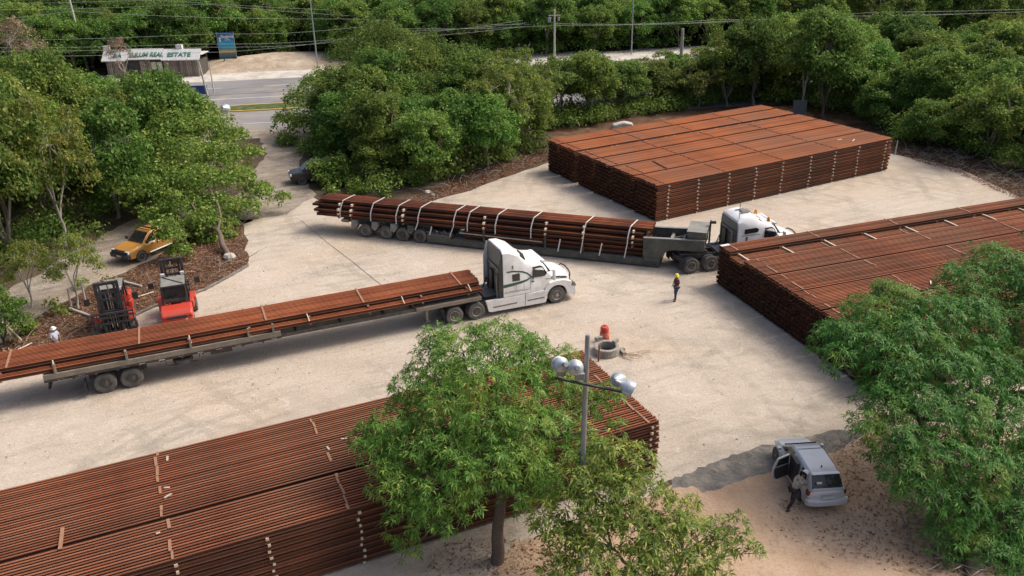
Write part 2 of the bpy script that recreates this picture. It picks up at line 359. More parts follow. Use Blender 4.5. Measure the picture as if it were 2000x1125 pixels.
# right stack
right=empty('rail_stack',(17.267,33.96,0),R(18.46),label='red brown rail stack at the right edge with pale boards laid across one row',cat='rail stack')
rb=[(0.0,15,9),(2.4,15,9),(4.78,15,9),(7.13,15,9),(9.5,15,9),(11.82,9,8),(13.22,8,9)]
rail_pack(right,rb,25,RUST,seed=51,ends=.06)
timbers(right,rb,[.6,3.6,6.6,9.6,12.6,15.6,18.6,21.6,24.4],TIMBER_RUST,seed=52,top=([.7,6.4,12.4,18.4],TIMBER_RUST))
bm_=MB().bx(-.05,.05,0,1.42,0,.09)
for k,x in enumerate([.62,3.75,6.75,9.8,13.0,16.1,19.3,22.4]):
    bm_.build('cross_board',TIMBER,right,loc=(x,11.78,8*LAY+.005),rot=(0,0,random.uniform(-.05,.05)))
MB().bx(-.3,.3,0,.25,0,.03).build('cross_board',PAPER,right,loc=(.3,14.1,9*LAY+.01))
for (px,py,a_,l,lb) in [(1818,553,1.2,.5,'thin pale stick on the right stack beside the mango crown'),(1816,574,.3,.25,'small white scrap on the right stack beside the mango crown'),(1640,273,.4,.5,'left one of two white scraps near the right corner of the far stack'),(1667,274,1.0,.7,'forked white scrap at the front edge of the far stack')]:
    q=G(px,py,(9 if py>300 else 10)*LAY+.01)
    tag(MB().bx(-l/2,l/2,-.035,.035,0,.04).build('wood_offcut',PAPER,loc=q,rot=(0,0,a_)),lb,'wood scrap')
# ------------------------------------------------ vegetation
def leaf_mat(name,cols,trans=.3,rough=.55,objvar=.35,huevar=.03,patch=None):
    a=NT(name); g=a.n('ShaderNodeNewGeometry').outputs['Random Per Island']; oi=a.n('ShaderNodeObjectInfo').outputs['Random']
    c=a.ramp(g,cols)
    v=a.coord(); nz=a.noise(v,.55,2,.5)
    if patch: c=a.mix(a.math('MULTIPLY',a.ramp(nz,[(.52,(0,0,0)),(.68,(1,1,1))]),patch[1]),c,patch[0])
    h=a.n('ShaderNodeHueSaturation'); a.l(c,h.inputs['Color'])
    a.l(a.math('ADD',a.math('MULTIPLY',oi,objvar),1-objvar/2),h.inputs['Value'])
    o2=a.math('FRACT',a.math('MULTIPLY',oi,7.13)); a.l(a.math('ADD',a.math('MULTIPLY',o2,-huevar*1.6),.5+huevar*.15),h.inputs['Hue'])
    a.l(h.outputs[0],a.p.inputs['Base Color']); a.p.inputs['Roughness'].default_value=rough; a.p.inputs['Specular IOR Level'].default_value=.2
    tr=a.n('ShaderNodeBsdfTranslucent'); m2=a.n('ShaderNodeHueSaturation'); a.l(h.outputs[0],m2.inputs['Color']); m2.inputs['Value'].default_value=1.5; m2.inputs['Hue'].default_value=.49
    a.l(m2.outputs[0],tr.inputs[0]); mx=a.n('ShaderNodeMixShader'); mx.inputs[0].default_value=trans
    a.l(a.p.outputs[0],mx.inputs[1]); a.l(tr.outputs[0],mx.inputs[2]); a.l(mx.outputs[0],a.o.inputs[0])
    return a.m
LEAF_F=leaf_mat('forest_leaves',[(0,(.038,.108,.018)),(.4,(.08,.185,.034)),(.75,(.14,.27,.05)),(1,(.27,.38,.10))],.34,.62,.6,.03,patch=((.22,.31,.07),.5))
LEAF_Y=leaf_mat('yellowing_forest_leaves',[(0,(.07,.14,.024)),(.5,(.125,.215,.04)),(.85,(.21,.29,.055)),(1,(.34,.36,.10))],.34,.62,.4,.03,patch=((.36,.33,.09),.4))
LEAF_M=leaf_mat('mango_leaves',[(0,(.056,.15,.024)),(.5,(.105,.24,.042)),(.9,(.165,.325,.062)),(1,(.40,.48,.10))],.32,.5,.1,.01,patch=((.27,.38,.07),.6))
LEAF_B=leaf_mat('olive_tree_leaves',[(0,(.075,.135,.02)),(.5,(.14,.215,.035)),(.85,(.22,.29,.055)),(1,(.55,.52,.15))],.32,.5,.1,.01,patch=((.38,.40,.09),.6))
LEAF_R=leaf_mat('deep_green_mango_leaves',[(0,(.032,.118,.022)),(.5,(.062,.195,.04)),(.9,(.10,.27,.055)),(1,(.24,.39,.08))],.32,.5,.1,.01,patch=((.34,.42,.09),.4))
LEAF_D=leaf_mat('dry_brown_leaves',[(0,(.13,.10,.05)),(.5,(.25,.18,.10)),(1,(.42,.33,.22))],.2,.7,.3,.02)
BARK=plain('grey_bark',(.28,.25,.21),.9,dirt=.7,scale=6,dirtc=(.12,.10,.08))
BARK2=plain('pale_bark',(.40,.37,.32),.9,dirt=.6,scale=6,dirtc=(.2,.17,.14))
BARKD=plain('brown_bark',(.15,.115,.085),.9,dirt=.6,scale=8,dirtc=(.07,.05,.04))
DEADM=leaf_mat('dry_leaves',[(0,(.10,.055,.03)),(.4,(.19,.10,.055)),(.8,(.30,.18,.10)),(1,(.42,.30,.19))],.1,.8,.1,.01)
def np_mesh(name,V,F4):
    me=bpy.data.meshes.new(name); nv=len(V); nf=len(F4)
    me.vertices.add(nv); me.vertices.foreach_set('co',np.asarray(V,dtype=np.float32).ravel())
    me.loops.add(nf*4); me.loops.foreach_set('vertex_index',np.asarray(F4,dtype=np.int32).ravel())
    me.polygons.add(nf); me.polygons.foreach_set('loop_start',np.arange(0,nf*4,4,dtype=np.int32)); me.polygons.foreach_set('loop_total',np.full(nf,4,dtype=np.int32))
    me.update(calc_edges=True); return me
def norm(a): return a/np.maximum(np.linalg.norm(a,axis=-1,keepdims=True),1e-9)
def leaves(c,a,n,l,wd,droop=.15,fold=.12):
    """c base, a long axis, n face normal, l length, wd width -> verts, quads"""
    a=norm(a); s=norm(np.cross(a,n)); nn=norm(np.cross(s,a)); l=l[:,None]; wd=wd[:,None]
    tip=c+a*l; tip[:,2]-=droop*l[:,0]; mid=c+a*l*.45+nn*l*.04
    L=mid+s*wd/2+nn*wd*fold; Rr=mid-s*wd/2+nn*wd*fold
    V=np.stack([c,L,tip,Rr],1).reshape(-1,3); F=np.arange(len(c)*4).reshape(-1,4); return V,F
def rand_dir(n,rg): return norm(rg.normal(size=(n,3)))
def clump_leaves(cent,rad,n,rg,size=.24,flat=.75,shell=.75,up=.5):
    d=rand_dir(n,rg); d[:,2]=np.where(d[:,2]<-.25,-d[:,2]*.6,d[:,2])
    rr=rad*np.where(rg.random(n)<shell,rg.uniform(.78,1.08,n),rg.uniform(.2,.9,n))[:,None]
    tw=norm(rg.normal(size=(5,3))+np.array([0,0,.35])); st=rg.random(n)<.13; k_=rg.integers(0,5,n)
    d=np.where(st[:,None],norm(tw[k_]+rg.normal(size=(n,3))*.12),d); rr=np.where(st[:,None],rad*rg.uniform(.9,1.5,n)[:,None],rr)
    p=np.array(cent)+d*rr*np.array([1,1,flat])
    nrm=norm(d*.55+np.array([0,0,up*.8])+rg.normal(size=(n,3))*.6)
    a=norm(np.cross(nrm,rand_dir(n,rg))); sz=size*rg.uniform(.45,1.3,n)
    return leaves(p,a,nrm,sz,sz*.62,.1,.1)
def rosettes(cent,rad,n,rg,size=.23,per=9,flat=.85,shell=.85,wr=.2,droop=.35,lowcut=-.35):
    d=rand_dir(n,rg); d[:,2]=np.where(d[:,2]<lowcut,np.abs(d[:,2]),d[:,2])
    lump=1+.18*np.sin(d[:,0]*5+cent[0]*3)*np.cos(d[:,1]*6+cent[1])
    rr=rad*np.where(rg.random(n)<shell,rg.uniform(.82,1.1,n),rg.uniform(.3,.85,n))*lump
    tw=norm(rg.normal(size=(4,3))+np.array([0,0,.2])); st=rg.random(n)<.10; d=np.where(st[:,None],norm(tw[rg.integers(0,4,n)]+rg.normal(size=(n,3))*.1),d); rr=np.where(st,rad*rg.uniform(.95,1.38,n),rr)
    p=np.array(cent)+d*rr[:,None]*np.array([1,1,flat])
    ax=norm(d*.8+np.array([0,0,.45])+rg.normal(size=(n,3))*.25)
    ref=np.cross(ax,np.array([.3,.7,.2])); u=norm(ref); v=np.cross(ax,u)
    P_=np.repeat(p,per,0); A=np.repeat(ax,per,0); U=np.repeat(u,per,0); Vv=np.repeat(v,per,0)
    th=np.tile(np.arange(per)*2*np.pi/per,n)+rg.normal(size=n*per)*.3
    rad_=U*np.cos(th)[:,None]+Vv*np.sin(th)[:,None]; k=rg.uniform(.1,.9,n*per)[:,None]
    a=norm(rad_+A*k); nr=norm(A-rad_*k*.6); sz=size*rg.uniform(.5,1.2,n*per)
    return leaves(P_+a*.02,a,nr,sz,sz*wr,droop,.15)
def limb(mb,a,b,r0,r1,rr,n=6,seg=4,sag=.12):
    a=Vector(a); b=Vector(b); L=(b-a).length; pts=[];rs=[]
    o1=Vector((rr.uniform(-1,1),rr.uniform(-1,1),rr.uniform(-.3,.6)))*L*sag
    for i in range(seg+1):
        t=i/seg; pts.append(a.lerp(b,t)+o1*math.sin(math.pi*t)+Vector((rr.uniform(-1,1),rr.uniform(-1,1),0))*.03*L*(0<i<seg)); rs.append(r0+(r1-r0)*t)
    mb.tube(pts,rs,n); return pts
def proto_tree(seed,H_,Rc,nc,per,mat,bark,size=.26,crad=(.8,1.35),base=.35,tr=.13,flat=.75,bare=0):
    """returns trunk mesh, crown mesh of one kind of tree"""
    rr=random.Random(seed); rg=np.random.default_rng(seed); tm=MB()
    lean=Vector((rr.uniform(-.6,.6),rr.uniform(-.6,.6),0)); fork=Vector((0,0,H_*base*.8))+lean*.4
    limb(tm,(0,0,-.2),fork,tr*1.25,tr*.85,rr,7)
    subs=[]; ns=rr.randint(3,5)
    for k in range(ns):
        an=2*math.pi*k/ns+rr.uniform(-.4,.4); e=Vector((math.cos(an)*Rc*.45,math.sin(an)*Rc*.45,H_*rr.uniform(.55,.72)))+lean
        limb(tm,fork,e,tr*.7,tr*.38,rr,6); subs.append(e)
    V=[];F=[];nv=0
    for i in range(nc):
        while True:
            d=Vector((rr.gauss(0,1),rr.gauss(0,1),rr.gauss(0,1))).normalized()
            if d.z>-.45: break
        q=rr.uniform(.45,1.0)**.6
        c=Vector((d.x*Rc*q,d.y*Rc*q,H_*(base+.9)/2+d.z*H_*(.95-base)/2*q))+lean
        s=min(subs,key=lambda e:(e-c).length); limb(tm,s,c,tr*.32,tr*.08,rr,4,3,.1)
        for b in range(bare): limb(tm,c,c+Vector((rr.uniform(-1,1),rr.uniform(-1,1),rr.uniform(-.2,1)))*1.2,tr*.12,tr*.04,rr,3,3,.15)
        v,f=clump_leaves(c,rr.uniform(*crad),per,rg,size,flat); V.append(v);F.append(f+nv);nv+=len(v)
    tme=tm.mesh('trunk',60); tme.materials.append(bark)
    cme=np_mesh('crown',np.concatenate(V),np.concatenate(F)); cme.materials.append(mat)
    return tme,cme
PT=[proto_tree(101,7.8,3.0,62,300,LEAF_F,BARK,.25,(.55,1.05),.12,.13,.95,1),proto_tree(102,6.9,2.7,52,300,LEAF_F,BARK,.24,(.5,1.0),.08,.13,.95,1),proto_tree(103,8.6,3.1,66,290,LEAF_F,BARKD,.25,(.55,1.1),.14,.13,.95,1),
    proto_tree(104,7.3,2.9,56,290,LEAF_Y,BARK,.24,(.5,1.0),.10,.13,.95,1),proto_tree(105,5.6,2.4,44,290,LEAF_F,BARKD,.22,(.45,.85),.04,.11,.95,1),
    proto_tree(106,8.4,2.9,32,190,LEAF_Y,BARK2,.21,(.45,.8),.22,.12,.9,2)]   # last two: airy, bare branches; dry
PT.append(proto_tree(107,7.5,2.3,22,90,LEAF_D,BARK2,.2,(.45,.8),.25,.12,.9,5))
def forest_tree(pos,kind,s,rz,label,group='forest trees around the yard',zs=1.0):
    e=empty('forest_tree',(pos[0],pos[1],0),rz,label=label,cat='tree',group=group)
    for nm,me in zip(('trunk','crown'),PT[kind]):
        o=link(nm,me,e,None); 
    e.scale=(s,s,s*zs); return e
# left-hand wood, wood between yard and highway, right-hand wood: filled on a jittered grid inside ground outlines
def inside(p,poly):
    c=False; j=len(poly)-1
    for i in range(len(poly)):
        a=poly[i];b=poly[j]
        if (a[1]>p[1])!=(b[1]>p[1]) and p[0]<(b[0]-a[0])*(p[1]-a[1])/(b[1]-a[1])+a[0]: c=not c
        j=i
    return c
def to_xy(l): return [(q.x,q.y) for q in l]
AREAS={
 'left':(to_xy(P((-420,640),(-60,560),(60,520),(180,470),(250,430),(330,400),(440,385),(480,330),(490,285),(360,262),(-500,275),(-900,420))),4.3,[0,1,2,3,3,3,5],'tree in the wood left of the access road'),
 'mid':(to_xy(P((655,365),(760,385),(860,370),(960,335),(1040,300),(1090,250),(1300,216),(1520,190),(1560,205),(1480,150),(1250,178),(1000,215),(760,240),(640,262),(600,300),(640,340))),3.7,[0,1,2,4,4],'tree in the wood between yard and highway'),
 'right':(to_xy(P((1470,150),(1500,190),(1570,200),(1660,225),(1770,275),(1900,315),(2060,370),(2300,470),(3200,700),(3300,330),(2600,200),(1900,150),(1480,130))),4.3,[0,1,2,0,3,4],'tree in the wood behind and right of the far stack'),
}
placed=[]
EXC=[G(280,480),G(610,330)]
for nm,(poly,sp,kinds,lab) in AREAS.items():
    rr=random.Random(len(nm)*17); xs=[a for a,b in poly]; ys=[b for a,b in poly]
    y=min(ys)
    while y<max(ys):
        x=min(xs)
        while x<max(xs):
            p=(x+rr.uniform(-.4,.4)*sp,y+rr.uniform(-.4,.4)*sp)
            if inside(p,poly) and all((Vector((p[0],p[1],0))-e).length>3.5 for e in EXC):
                placed.append((p,rr.choice(kinds),rr.uniform(.85,1.18),rr.uniform(0,6.28),lab,nm))
            x+=sp
        y+=sp
print('TREES',len(placed))
GROUPS={'left':'trees in the left-hand wood','mid':'trees in the strip of wood before the highway','right':'trees in the right-hand wood'}
LAB={('left',0):'leafy green tree standing in the dense wood left of the access road',('left',1):'yellow-green tree standing in the dense wood left of the access road',
 ('mid',0):'green tree in the strip of wood between yard and highway',('mid',1):'airy pale-branched tree in the strip of wood between yard and highway',
 ('right',0):'green tree in the dense wood behind the far stack and right of it',('right',1):'yellow-green tree in the dense wood behind the far stack and right of it'}
# keep sight lines that the photograph leaves open
def px_of(p):
    v=Vector(p)-Vector((0,0,CH)); d=v.dot(fw); return 1000+CF*v.dot(cr)/d, 562.5-CF*v.dot(cu)/d
OPEN=[(400,530,130,300,0),(205,410,80,150,0)]
for (p,k,s,rz,lab,nm) in placed:
    q=px_of((p[0],p[1],6*s)); hgt=1.0
    bb=px_of((p[0],p[1],0))
    if nm=='left': hgt=1.45 if bb[0]<190 else 1.2
    tt=px_of((p[0],p[1],8*s))
    if bb[0]<-170 or bb[0]>2260 or tt[1]>1200: continue
    if nm=='left':
        if q[0]>395 and q[1]<330: continue
        if q[0]+58*s>410 and q[1]<245: continue
        lim=100 if q[0]<190 else 140
        while -400<q[0]<395 and hgt>.5 and px_of((p[0],p[1],8.0*s*hgt))[1]<lim: hgt-=.05
    if nm=='mid':
        b=px_of((p[0],p[1],0))
        if b[0]>960:
            hgt=1.65; k=random.choice([5,5,5,1,0,5])
            lm_=random.uniform(84,128) if b[0]<1400 else random.uniform(60,105)
            while hgt>.5 and px_of((p[0],p[1],8.0*s*hgt))[1]<lm_: hgt-=.05
        if b[0]<650: continue
        elif b[0]<960: hgt=1.0
    yel=1 if PT[k][1].materials[0]==LEAF_Y else 0
    b=px_of((p[0],p[1],0)); kw={0:'rounded green',1:'bushy green',2:'tall dark green',3:'yellow-green',6:'dry',4:'small dark green',5:'airy pale-branched'}[k]
    if nm=='left': wh=('in front by the dirt track' if b[1]>400 else 'in the heart of the left wood' if b[1]>290 else 'at the back of the left wood')+(', at the left edge' if b[0]<130 else ', near the access road' if b[0]>300 else '')
    elif nm=='mid': wh=('behind the leafy bank of the yard' if b[0]<960 else 'left of the far stack' if b[0]<1120 else 'right behind the far stack')+(', on the highway side' if b[1]<235 else ', on the yard side')
    else: wh='in the right wood, '+('its front edge' if (b[1]>205+(b[0]-1500)*.33) else 'its middle' if b[1]>120 else 'its far back')+(', behind the far stack' if b[0]<1740 else ', above the right stack')
    forest_tree(p,k,s,rz,kw+' tree '+wh,GROUPS[nm],hgt)
# wood beyond the highway: one mass (geometry-node instances of the same trees)
def far_wood():
    rr=random.Random(99); pts=[]
    s=-190
    while s<230:
        t=40.0
        while t<165:
            ss=s+rr.uniform(-1.8,1.8); tt=t+rr.uniform(-1.8,1.8)
            if tt>42 and not(-30<ss<-9 and tt<45) and not(-13<ss<6 and tt<53): pts.append(H(ss,tt,0))
            t+=4.1
        s+=4.1
    me=bpy.data.meshes.new('forest'); me.from_pydata([tuple(q) for q in pts],[],[])
    o=link('forest',me,kind='stuff'); print('FAR',len(pts))
    ng=bpy.data.node_groups.new('forest','GeometryNodeTree'); ng.interface.new_socket('Geometry',in_out='INPUT',socket_type='NodeSocketGeometry'); ng.interface.new_socket('Geometry',in_out='OUTPUT',socket_type='NodeSocketGeometry')
    N=ng.nodes; L=ng.links; gi=N.new('NodeGroupInput'); go=N.new('NodeGroupOutput'); jn=N.new('GeometryNodeJoinGeometry')
    idx=N.new('GeometryNodeInputIndex')
    rv=N.new('FunctionNodeRandomValue'); rv.data_type='FLOAT_VECTOR'; rv.inputs[0].default_value=(0,0,0); rv.inputs[1].default_value=(.12,.12,6.28)
    rs=N.new('FunctionNodeRandomValue'); rs.data_type='FLOAT'; rs.inputs[2].default_value=.95; rs.inputs[3].default_value=1.35
    kinds=[0,1,2,3,0,2]
    for i,k in enumerate(kinds):
        md=N.new('FunctionNodeInputInt') if False else None
        m1=N.new('ShaderNodeMath'); m1.operation='MODULO'; L.new(idx.outputs[0],m1.inputs[0]); m1.inputs[1].default_value=len(kinds)
        cp=N.new('FunctionNodeCompare'); cp.data_type='FLOAT'; cp.operation='EQUAL'; L.new(m1.outputs[0],cp.inputs[0]); cp.inputs[1].default_value=i; cp.inputs['Epsilon'].default_value=.1
        src=bpy.context.scene.objects
        for part in (0,1):
            ob=[x for x in src if x.data==PT[k][part]][0]
            oi=N.new('GeometryNodeObjectInfo'); oi.inputs[0].default_value=ob; oi.transform_space='ORIGINAL'; oi.inputs['As Instance'].default_value=True
            ip=N.new('GeometryNodeInstanceOnPoints'); L.new(gi.outputs[0],ip.inputs['Points']); L.new(cp.outputs[0],ip.inputs['Selection']); L.new(oi.outputs['Geometry'],ip.inputs['Instance'])
            L.new(rv.outputs[0],ip.inputs['Rotation']); L.new(rs.outputs[1],ip.inputs['Scale']); L.new(ip.outputs[0],jn.inputs[0])
    L.new(jn.outputs[0],go.inputs[0]); md=o.modifiers.new('trees','NODES'); md.node_group=ng
far_wood()
# the two single trees beside the access road and other big ones on the near side
def GY(px,py,Y):
    v=fw+cr*((px-1000)/CF)+cu*((562.5-py)/CF); t=Y/v.y; return Vector((v.x*t,v.y*t,CH+v.z*t))
def big_tree(name,label,cat,base,fork,lobes,mat,bark,tr=.22,kind='ros',n=170,size=.23,per=9,wr=.2,seed=1,group=None,extra=0,lsz=.26):
    rr=random.Random(seed); rg=np.random.default_rng(seed); base=Vector(base); e=empty(name,base,0,label=label,cat=cat,group=group)
    tm=MB(); fork=Vector(fork)-base; limb(tm,(0,0,-.15),fork,tr*1.3,tr*.85,rr,10,6,.05)
    V=[];F=[];nv=0; cs=[(c-base,r) for c,r in lobes]
    mains=[]; K=5
    order=sorted(cs,key=lambda q:math.atan2((q[0]-fork).y,(q[0]-fork).x)); step=max(1,len(order)//K)
    for i in range(0,len(order),step):
        g=order[i:i+step]; m=sum((q[0] for q in g),Vector())/len(g); m=fork.lerp(m,.6); limb(tm,fork,m,tr*.62,tr*.3,rr,7,5,.1); mains.append(m)
    for c,r in cs:
        s=min(mains,key=lambda e_:(e_-c).length); limb(tm,s,c,tr*.3,tr*.08,rr,5,4,.12)
        for k in range(7):
            d=Vector((rr.gauss(0,1),rr.gauss(0,1),rr.gauss(.3,1))).normalized(); limb(tm,c,c+d*r*.9,tr*.09,tr*.03,rr,3,3,.12)
        nn=int(n*r*r*rr.uniform(.85,1.15))
        if kind=='ros': v,f=rosettes(c,r,nn,rg,size,per,wr=wr)
        else: v,f=clump_leaves(c,r,nn*per,rg,lsz,.7)
        V.append(v);F.append(f+nv);nv+=len(v)
    link('trunk',tm.mesh('trunk',60),e,bark); link('crown',np_mesh('crown',np.concatenate(V),np.concatenate(F)),e,mat)
    return e
def lob(l,scale=1.0):
    out=[]
    for px,py,rp,Y in l:
        c=GY(px,py,Y); d=(c-Vector((0,0,CH))).dot(fw); out.append((c,rp*d/CF*scale))
    return out
lobA=[(720,860,36,24.9),(760,930,40,24),(820,850,50,25),(905,930,50,23.6),(830,1000,36,23),(1060,960,40,24),(1000,900,50,24.2),(1130,850,34,26),(1100,700,26,28),(1040,680,30,28.3),(850,670,34,27.6),(790,800,34,26.2),(905,690,62,27.5),(975,678,60,28),(1035,712,52,28.3),(850,722,55,27),(808,758,42,26.5),(925,755,62,26),(1000,765,60,26.5),(1075,750,48,27.5),(1125,775,36,27.5),(860,800,58,25.5),(940,835,62,25),(1020,840,58,25.2),(760,842,48,25.2),(735,885,40,24.8),(800,885,50,24.6),(870,890,52,24.2),(1075,835,44,26),(1095,900,46,25.4),(960,915,52,23.9),(1035,930,46,24.3),(775,948,42,23.8),(840,960,48,23.4),(905,975,44,23.2),(785,1015,38,23.2),(795,1068,26,23),(880,1020,34,22.9),(1160,800,30,27),(1190,772,26,27.3),(1010,975,32,23.6),(960,860,50,27),(880,760,50,28),(1205,835,18,26.2)]
big_tree('mango_tree','full mango tree standing before the near stack, its trunk foot visible',
 'tree',G(970,1098),GY(978,955,24.1),lob(lobA),LEAF_M,BARKD,.20,'ros',185,.245,9,.19,seed=61)
lobB=[(1060,1000,30,22.2),(1075,1040,34,21.8),(1140,1060,44,21.6),(1210,990,44,22.3),(1330,1030,34,22.2),(1270,1085,40,21.4),(1420,1060,26,22.3),(1350,1095,34,21.3),(1175,895,48,23.5),(1235,905,44,23.6),(1130,930,44,23),(1190,960,54,22.6),(1255,965,50,22.8),(1110,990,42,22.2),(1305,1000,40,22.8),(1165,1025,50,21.9),(1235,1040,50,21.8),(1300,1060,46,21.9),(1105,1060,40,21.6),(1360,1045,34,22.4),(1150,1105,46,21.1),(1230,1115,46,21.1),(1310,1125,42,21.2),(1400,1035,26,22.6),(1395,1085,34,21.8),(1450,1060,26,22.2),(1085,1115,34,21.0),(1380,1135,34,21.1),(1475,1080,14,22.2),(1345,985,20,23.4),(1440,1015,14,22.8),(1180,1170,50,20.6),(1290,1180,50,20.6)]
big_tree('broadleaf_tree','low olive-green tree round the floodlight pole at the bottom edge',
 'tree',G(1290,1215),GY(1290,1165,21.4),lob(lobB),LEAF_B,BARK,.14,'ros',125,.27,8,.24,seed=62)
lobC=[(1640,665,48,29),(1690,625,50,30),(1745,600,50,30.5),(1700,680,52,28.6),(1760,660,58,29),(1820,625,60,30),(1880,560,52,32),(1940,525,52,33),(1995,560,58,32),(1890,630,66,30.5),(1955,640,70,31),(1640,700,34,28),(1745,730,58,27.6),(1820,720,66,28),(1900,730,70,28.5),(1980,740,70,28.8),(1720,780,46,26.8),(1790,800,62,26.6),(1870,820,66,26.6),(1950,830,70,27),(1690,835,36,26),(1745,860,52,25.6),(1820,890,60,25.2),(1900,910,66,25.2),(1980,930,66,25.4),(1760,925,44,24.7),(1800,960,50,24.4),(1870,990,56,24.2),(1950,1010,60,24.2),(1850,1050,46,23.6),(1920,1080,52,23.2),(1990,1100,56,23.2),(1960,1150,50,22.6),(2060,600,80,31),(2060,760,80,28.5),(2060,900,80,26),(2060,1050,80,24),(2080,480,60,34),(1720,560,14,31)]
big_tree('mango_tree','huge deep green mango tree filling the right edge beside the silver car',
 'tree',G(1900,1150),GY(1900,1000,25.5),lob(lobC),LEAF_R,BARKD,.3,'ros',235,.255,9,.19,seed=63)
lobD=[(330,190,44,72),(290,215,38,70),(380,215,40,71),(335,462,26,53.6),(350,490,22,53.5),(322,442,24,54),(400,432,34,57.5),(350,462,30,57),(440,462,22,58),(318,470,26,57),(375,480,24,57),(410,468,28,57.3),(240,230,40,70),(335,245,46,68),(400,250,42,69),(450,270,36,69),(290,285,46,66),(360,300,48,65),(430,310,42,66),(490,300,24,68),(320,340,46,63),(390,355,48,62),(460,350,40,63),(505,375,30,63),(555,385,16,63),(280,370,40,61),(350,400,44,60),(420,405,42,60),(480,405,30,61),(310,425,36,59),(375,445,32,58),(440,440,26,59)]
big_tree('spreading_tree','wide spreading green tree over the leaf-strewn bank beside the orange pickup','tree',G(447,512),GY(425,450,56.5),lob(lobD),LEAF_F,BARKD,.19,'cl',75,.3,9,seed=64,lsz=.25)
lobE=[(620,165,34,90),(660,155,38,91),(590,195,36,88),(650,200,46,87),(710,190,44,88),(560,235,28,86),(610,245,44,84),(680,250,50,83),(740,240,46,84),(560,275,22,84),(620,290,42,81),(690,300,50,80),(760,290,44,81),(650,335,44,78),(720,345,46,77),(780,330,40,78),(560,290,18,84),(655,325,32,70.5),(685,350,30,70),(632,345,20,69.5),(618,325,20,70),(648,352,24,69.5),(640,322,34,77),(655,300,30,79),(625,350,20,76.5),(700,365,30,75.5),(640,360,22,76),(790,210,34,86),(820,260,34,83)]
big_tree('spreading_tree','broad dark green tree right of the access road behind the low-bed trailer','tree',G(690,372),GY(690,340,76),lob(lobE),LEAF_F,BARK,.2,'cl',46,.3,9,seed=65,lsz=.28)
lobF=[(745,75,50,112),(700,100,46,110),(790,95,50,110),(840,110,40,108),(730,130,48,106),(800,145,50,103),(870,150,44,102),(930,150,42,104),(970,180,40,101),(900,190,50,97),(840,200,46,96),(960,230,44,94),(900,250,50,90),(850,270,40,88),(960,285,40,87),(905,305,40,85),(850,320,34,84),(1000,250,30,92)]
big_tree('spreading_tree','tall rounded green tree crowning the wood between yard and highway','tree',G(880,345),GY(880,310,85),lob(lobF),LEAF_F,BARK,.22,'cl',38,.3,9,seed=66,lsz=.3)

for (px,py,k,sc_l,lb_) in ((152,602,5,.55,'small thin-stemmed tree on the verge left of the fallen post'),(62,600,5,.5,'slender airy tree leaning over the dirt track at the left edge'),(8,668,4,.6,'low green sapling at the left edge above the split planks')):
    forest_tree(G(px,py),k,sc_l,px*.7,lb_,None,1.1)

forest_tree(G(66,205),6,1.25,.5,'dry pinkish-brown bare-crowned tree beyond the highway at the left edge','trees beyond the highway',1.2)
forest_tree(G(247,158),6,.85,2.5,'brownish half-dry tree standing before the log office sign','trees beyond the highway',1.0)
for (px,py,k,sc_l,lb_) in ((1560,224,5,1.25,'tall bare-branched tree beside the grey block wall'),(1610,232,2,1.2,'tall dark tree right of the grey block wall'),(1470,205,0,1.15,'full green tree behind the highest corner of the far stack'),(1420,208,3,1.05,'yellow-green tree left of the full green one behind the far stack'),(1515,198,1,1.25,'bushy tree close behind the grey block wall')):
    forest_tree(G(px,py),k,sc_l,px*.7,lb_,None,1.15)
# ------------------------------------------------ vehicles
WHITE=plain('white_truck_paint',(.82,.82,.81),.32,dirt=.5,scale=1.6,dirtc=(.42,.38,.32),coat=.3)
GREENS=plain('dark_green_stripe',(.02,.10,.075),.35)
TYRE=plain('dusty_tyre_rubber',(.085,.082,.078),.9,dirt=.85,scale=2.5,dirtc=(.25,.225,.195))
RIM=plain('dusty_steel_rim',(.42,.40,.37),.5,metal=.4,dirt=.6,scale=5,dirtc=(.16,.14,.12))
RIMD=plain('dark_steel_rim',(.10,.095,.09),.6,metal=.3,dirt=.5,scale=5,dirtc=(.2,.17,.14))
GLASS=plain('dark_vehicle_glass',(.015,.018,.02),.08,dirt=.15,spec=.7)
BLACKM=plain('black_steel',(.028,.028,.03),.55,dirt=.5,scale=3,dirtc=(.12,.10,.085))
CHASS=plain('dusty_dark_chassis',(.055,.052,.05),.75,dirt=.7,scale=3,dirtc=(.17,.145,.12))
BEIGE=plain('dusty_deck_beam',(.25,.215,.165),.8,dirt=.7,scale=1.5,dirtc=(.11,.085,.065))
LOWB=plain('dusty_grey_green_steel',(.06,.075,.066),.65,dirt=.7,scale=1.4,dirtc=(.20,.17,.13))
LOWTOP=plain('worn_pale_deck_plate',(.25,.25,.225),.7,dirt=.7,scale=2,dirtc=(.12,.10,.08))
TEAL=plain('grey_teal_panel',(.075,.115,.115),.45,dirt=.5,scale=2,dirtc=(.15,.14,.12))
GREYP=plain('grey_machined_part',(.22,.21,.19),.5,metal=.3,dirt=.5,dirtc=(.1,.09,.08))
CHROME=plain('dull_chrome',(.62,.62,.6),.25,metal=.9,dirt=.3)
AMBER=plain('amber_lens',(.75,.28,.02),.3)
LAMPW=plain('clear_lens',(.75,.76,.78),.12)
REDL=plain('red_lens',(.32,.015,.012),.25)
REDP=plain('red_forklift_paint',(.55,.045,.022),.5,dirt=.55,scale=2,dirtc=(.3,.1,.06),coat=.2)
SILVER=plain('silver_car_paint',(.56,.58,.60),.32,metal=.25,dirt=.25,scale=1.5,dirtc=(.3,.27,.23),coat=.4)
ORANGEP=plain('orange_yellow_paint',(.45,.21,.03),.5,dirt=.6,scale=1.5,dirtc=(.3,.2,.1),coat=.2)
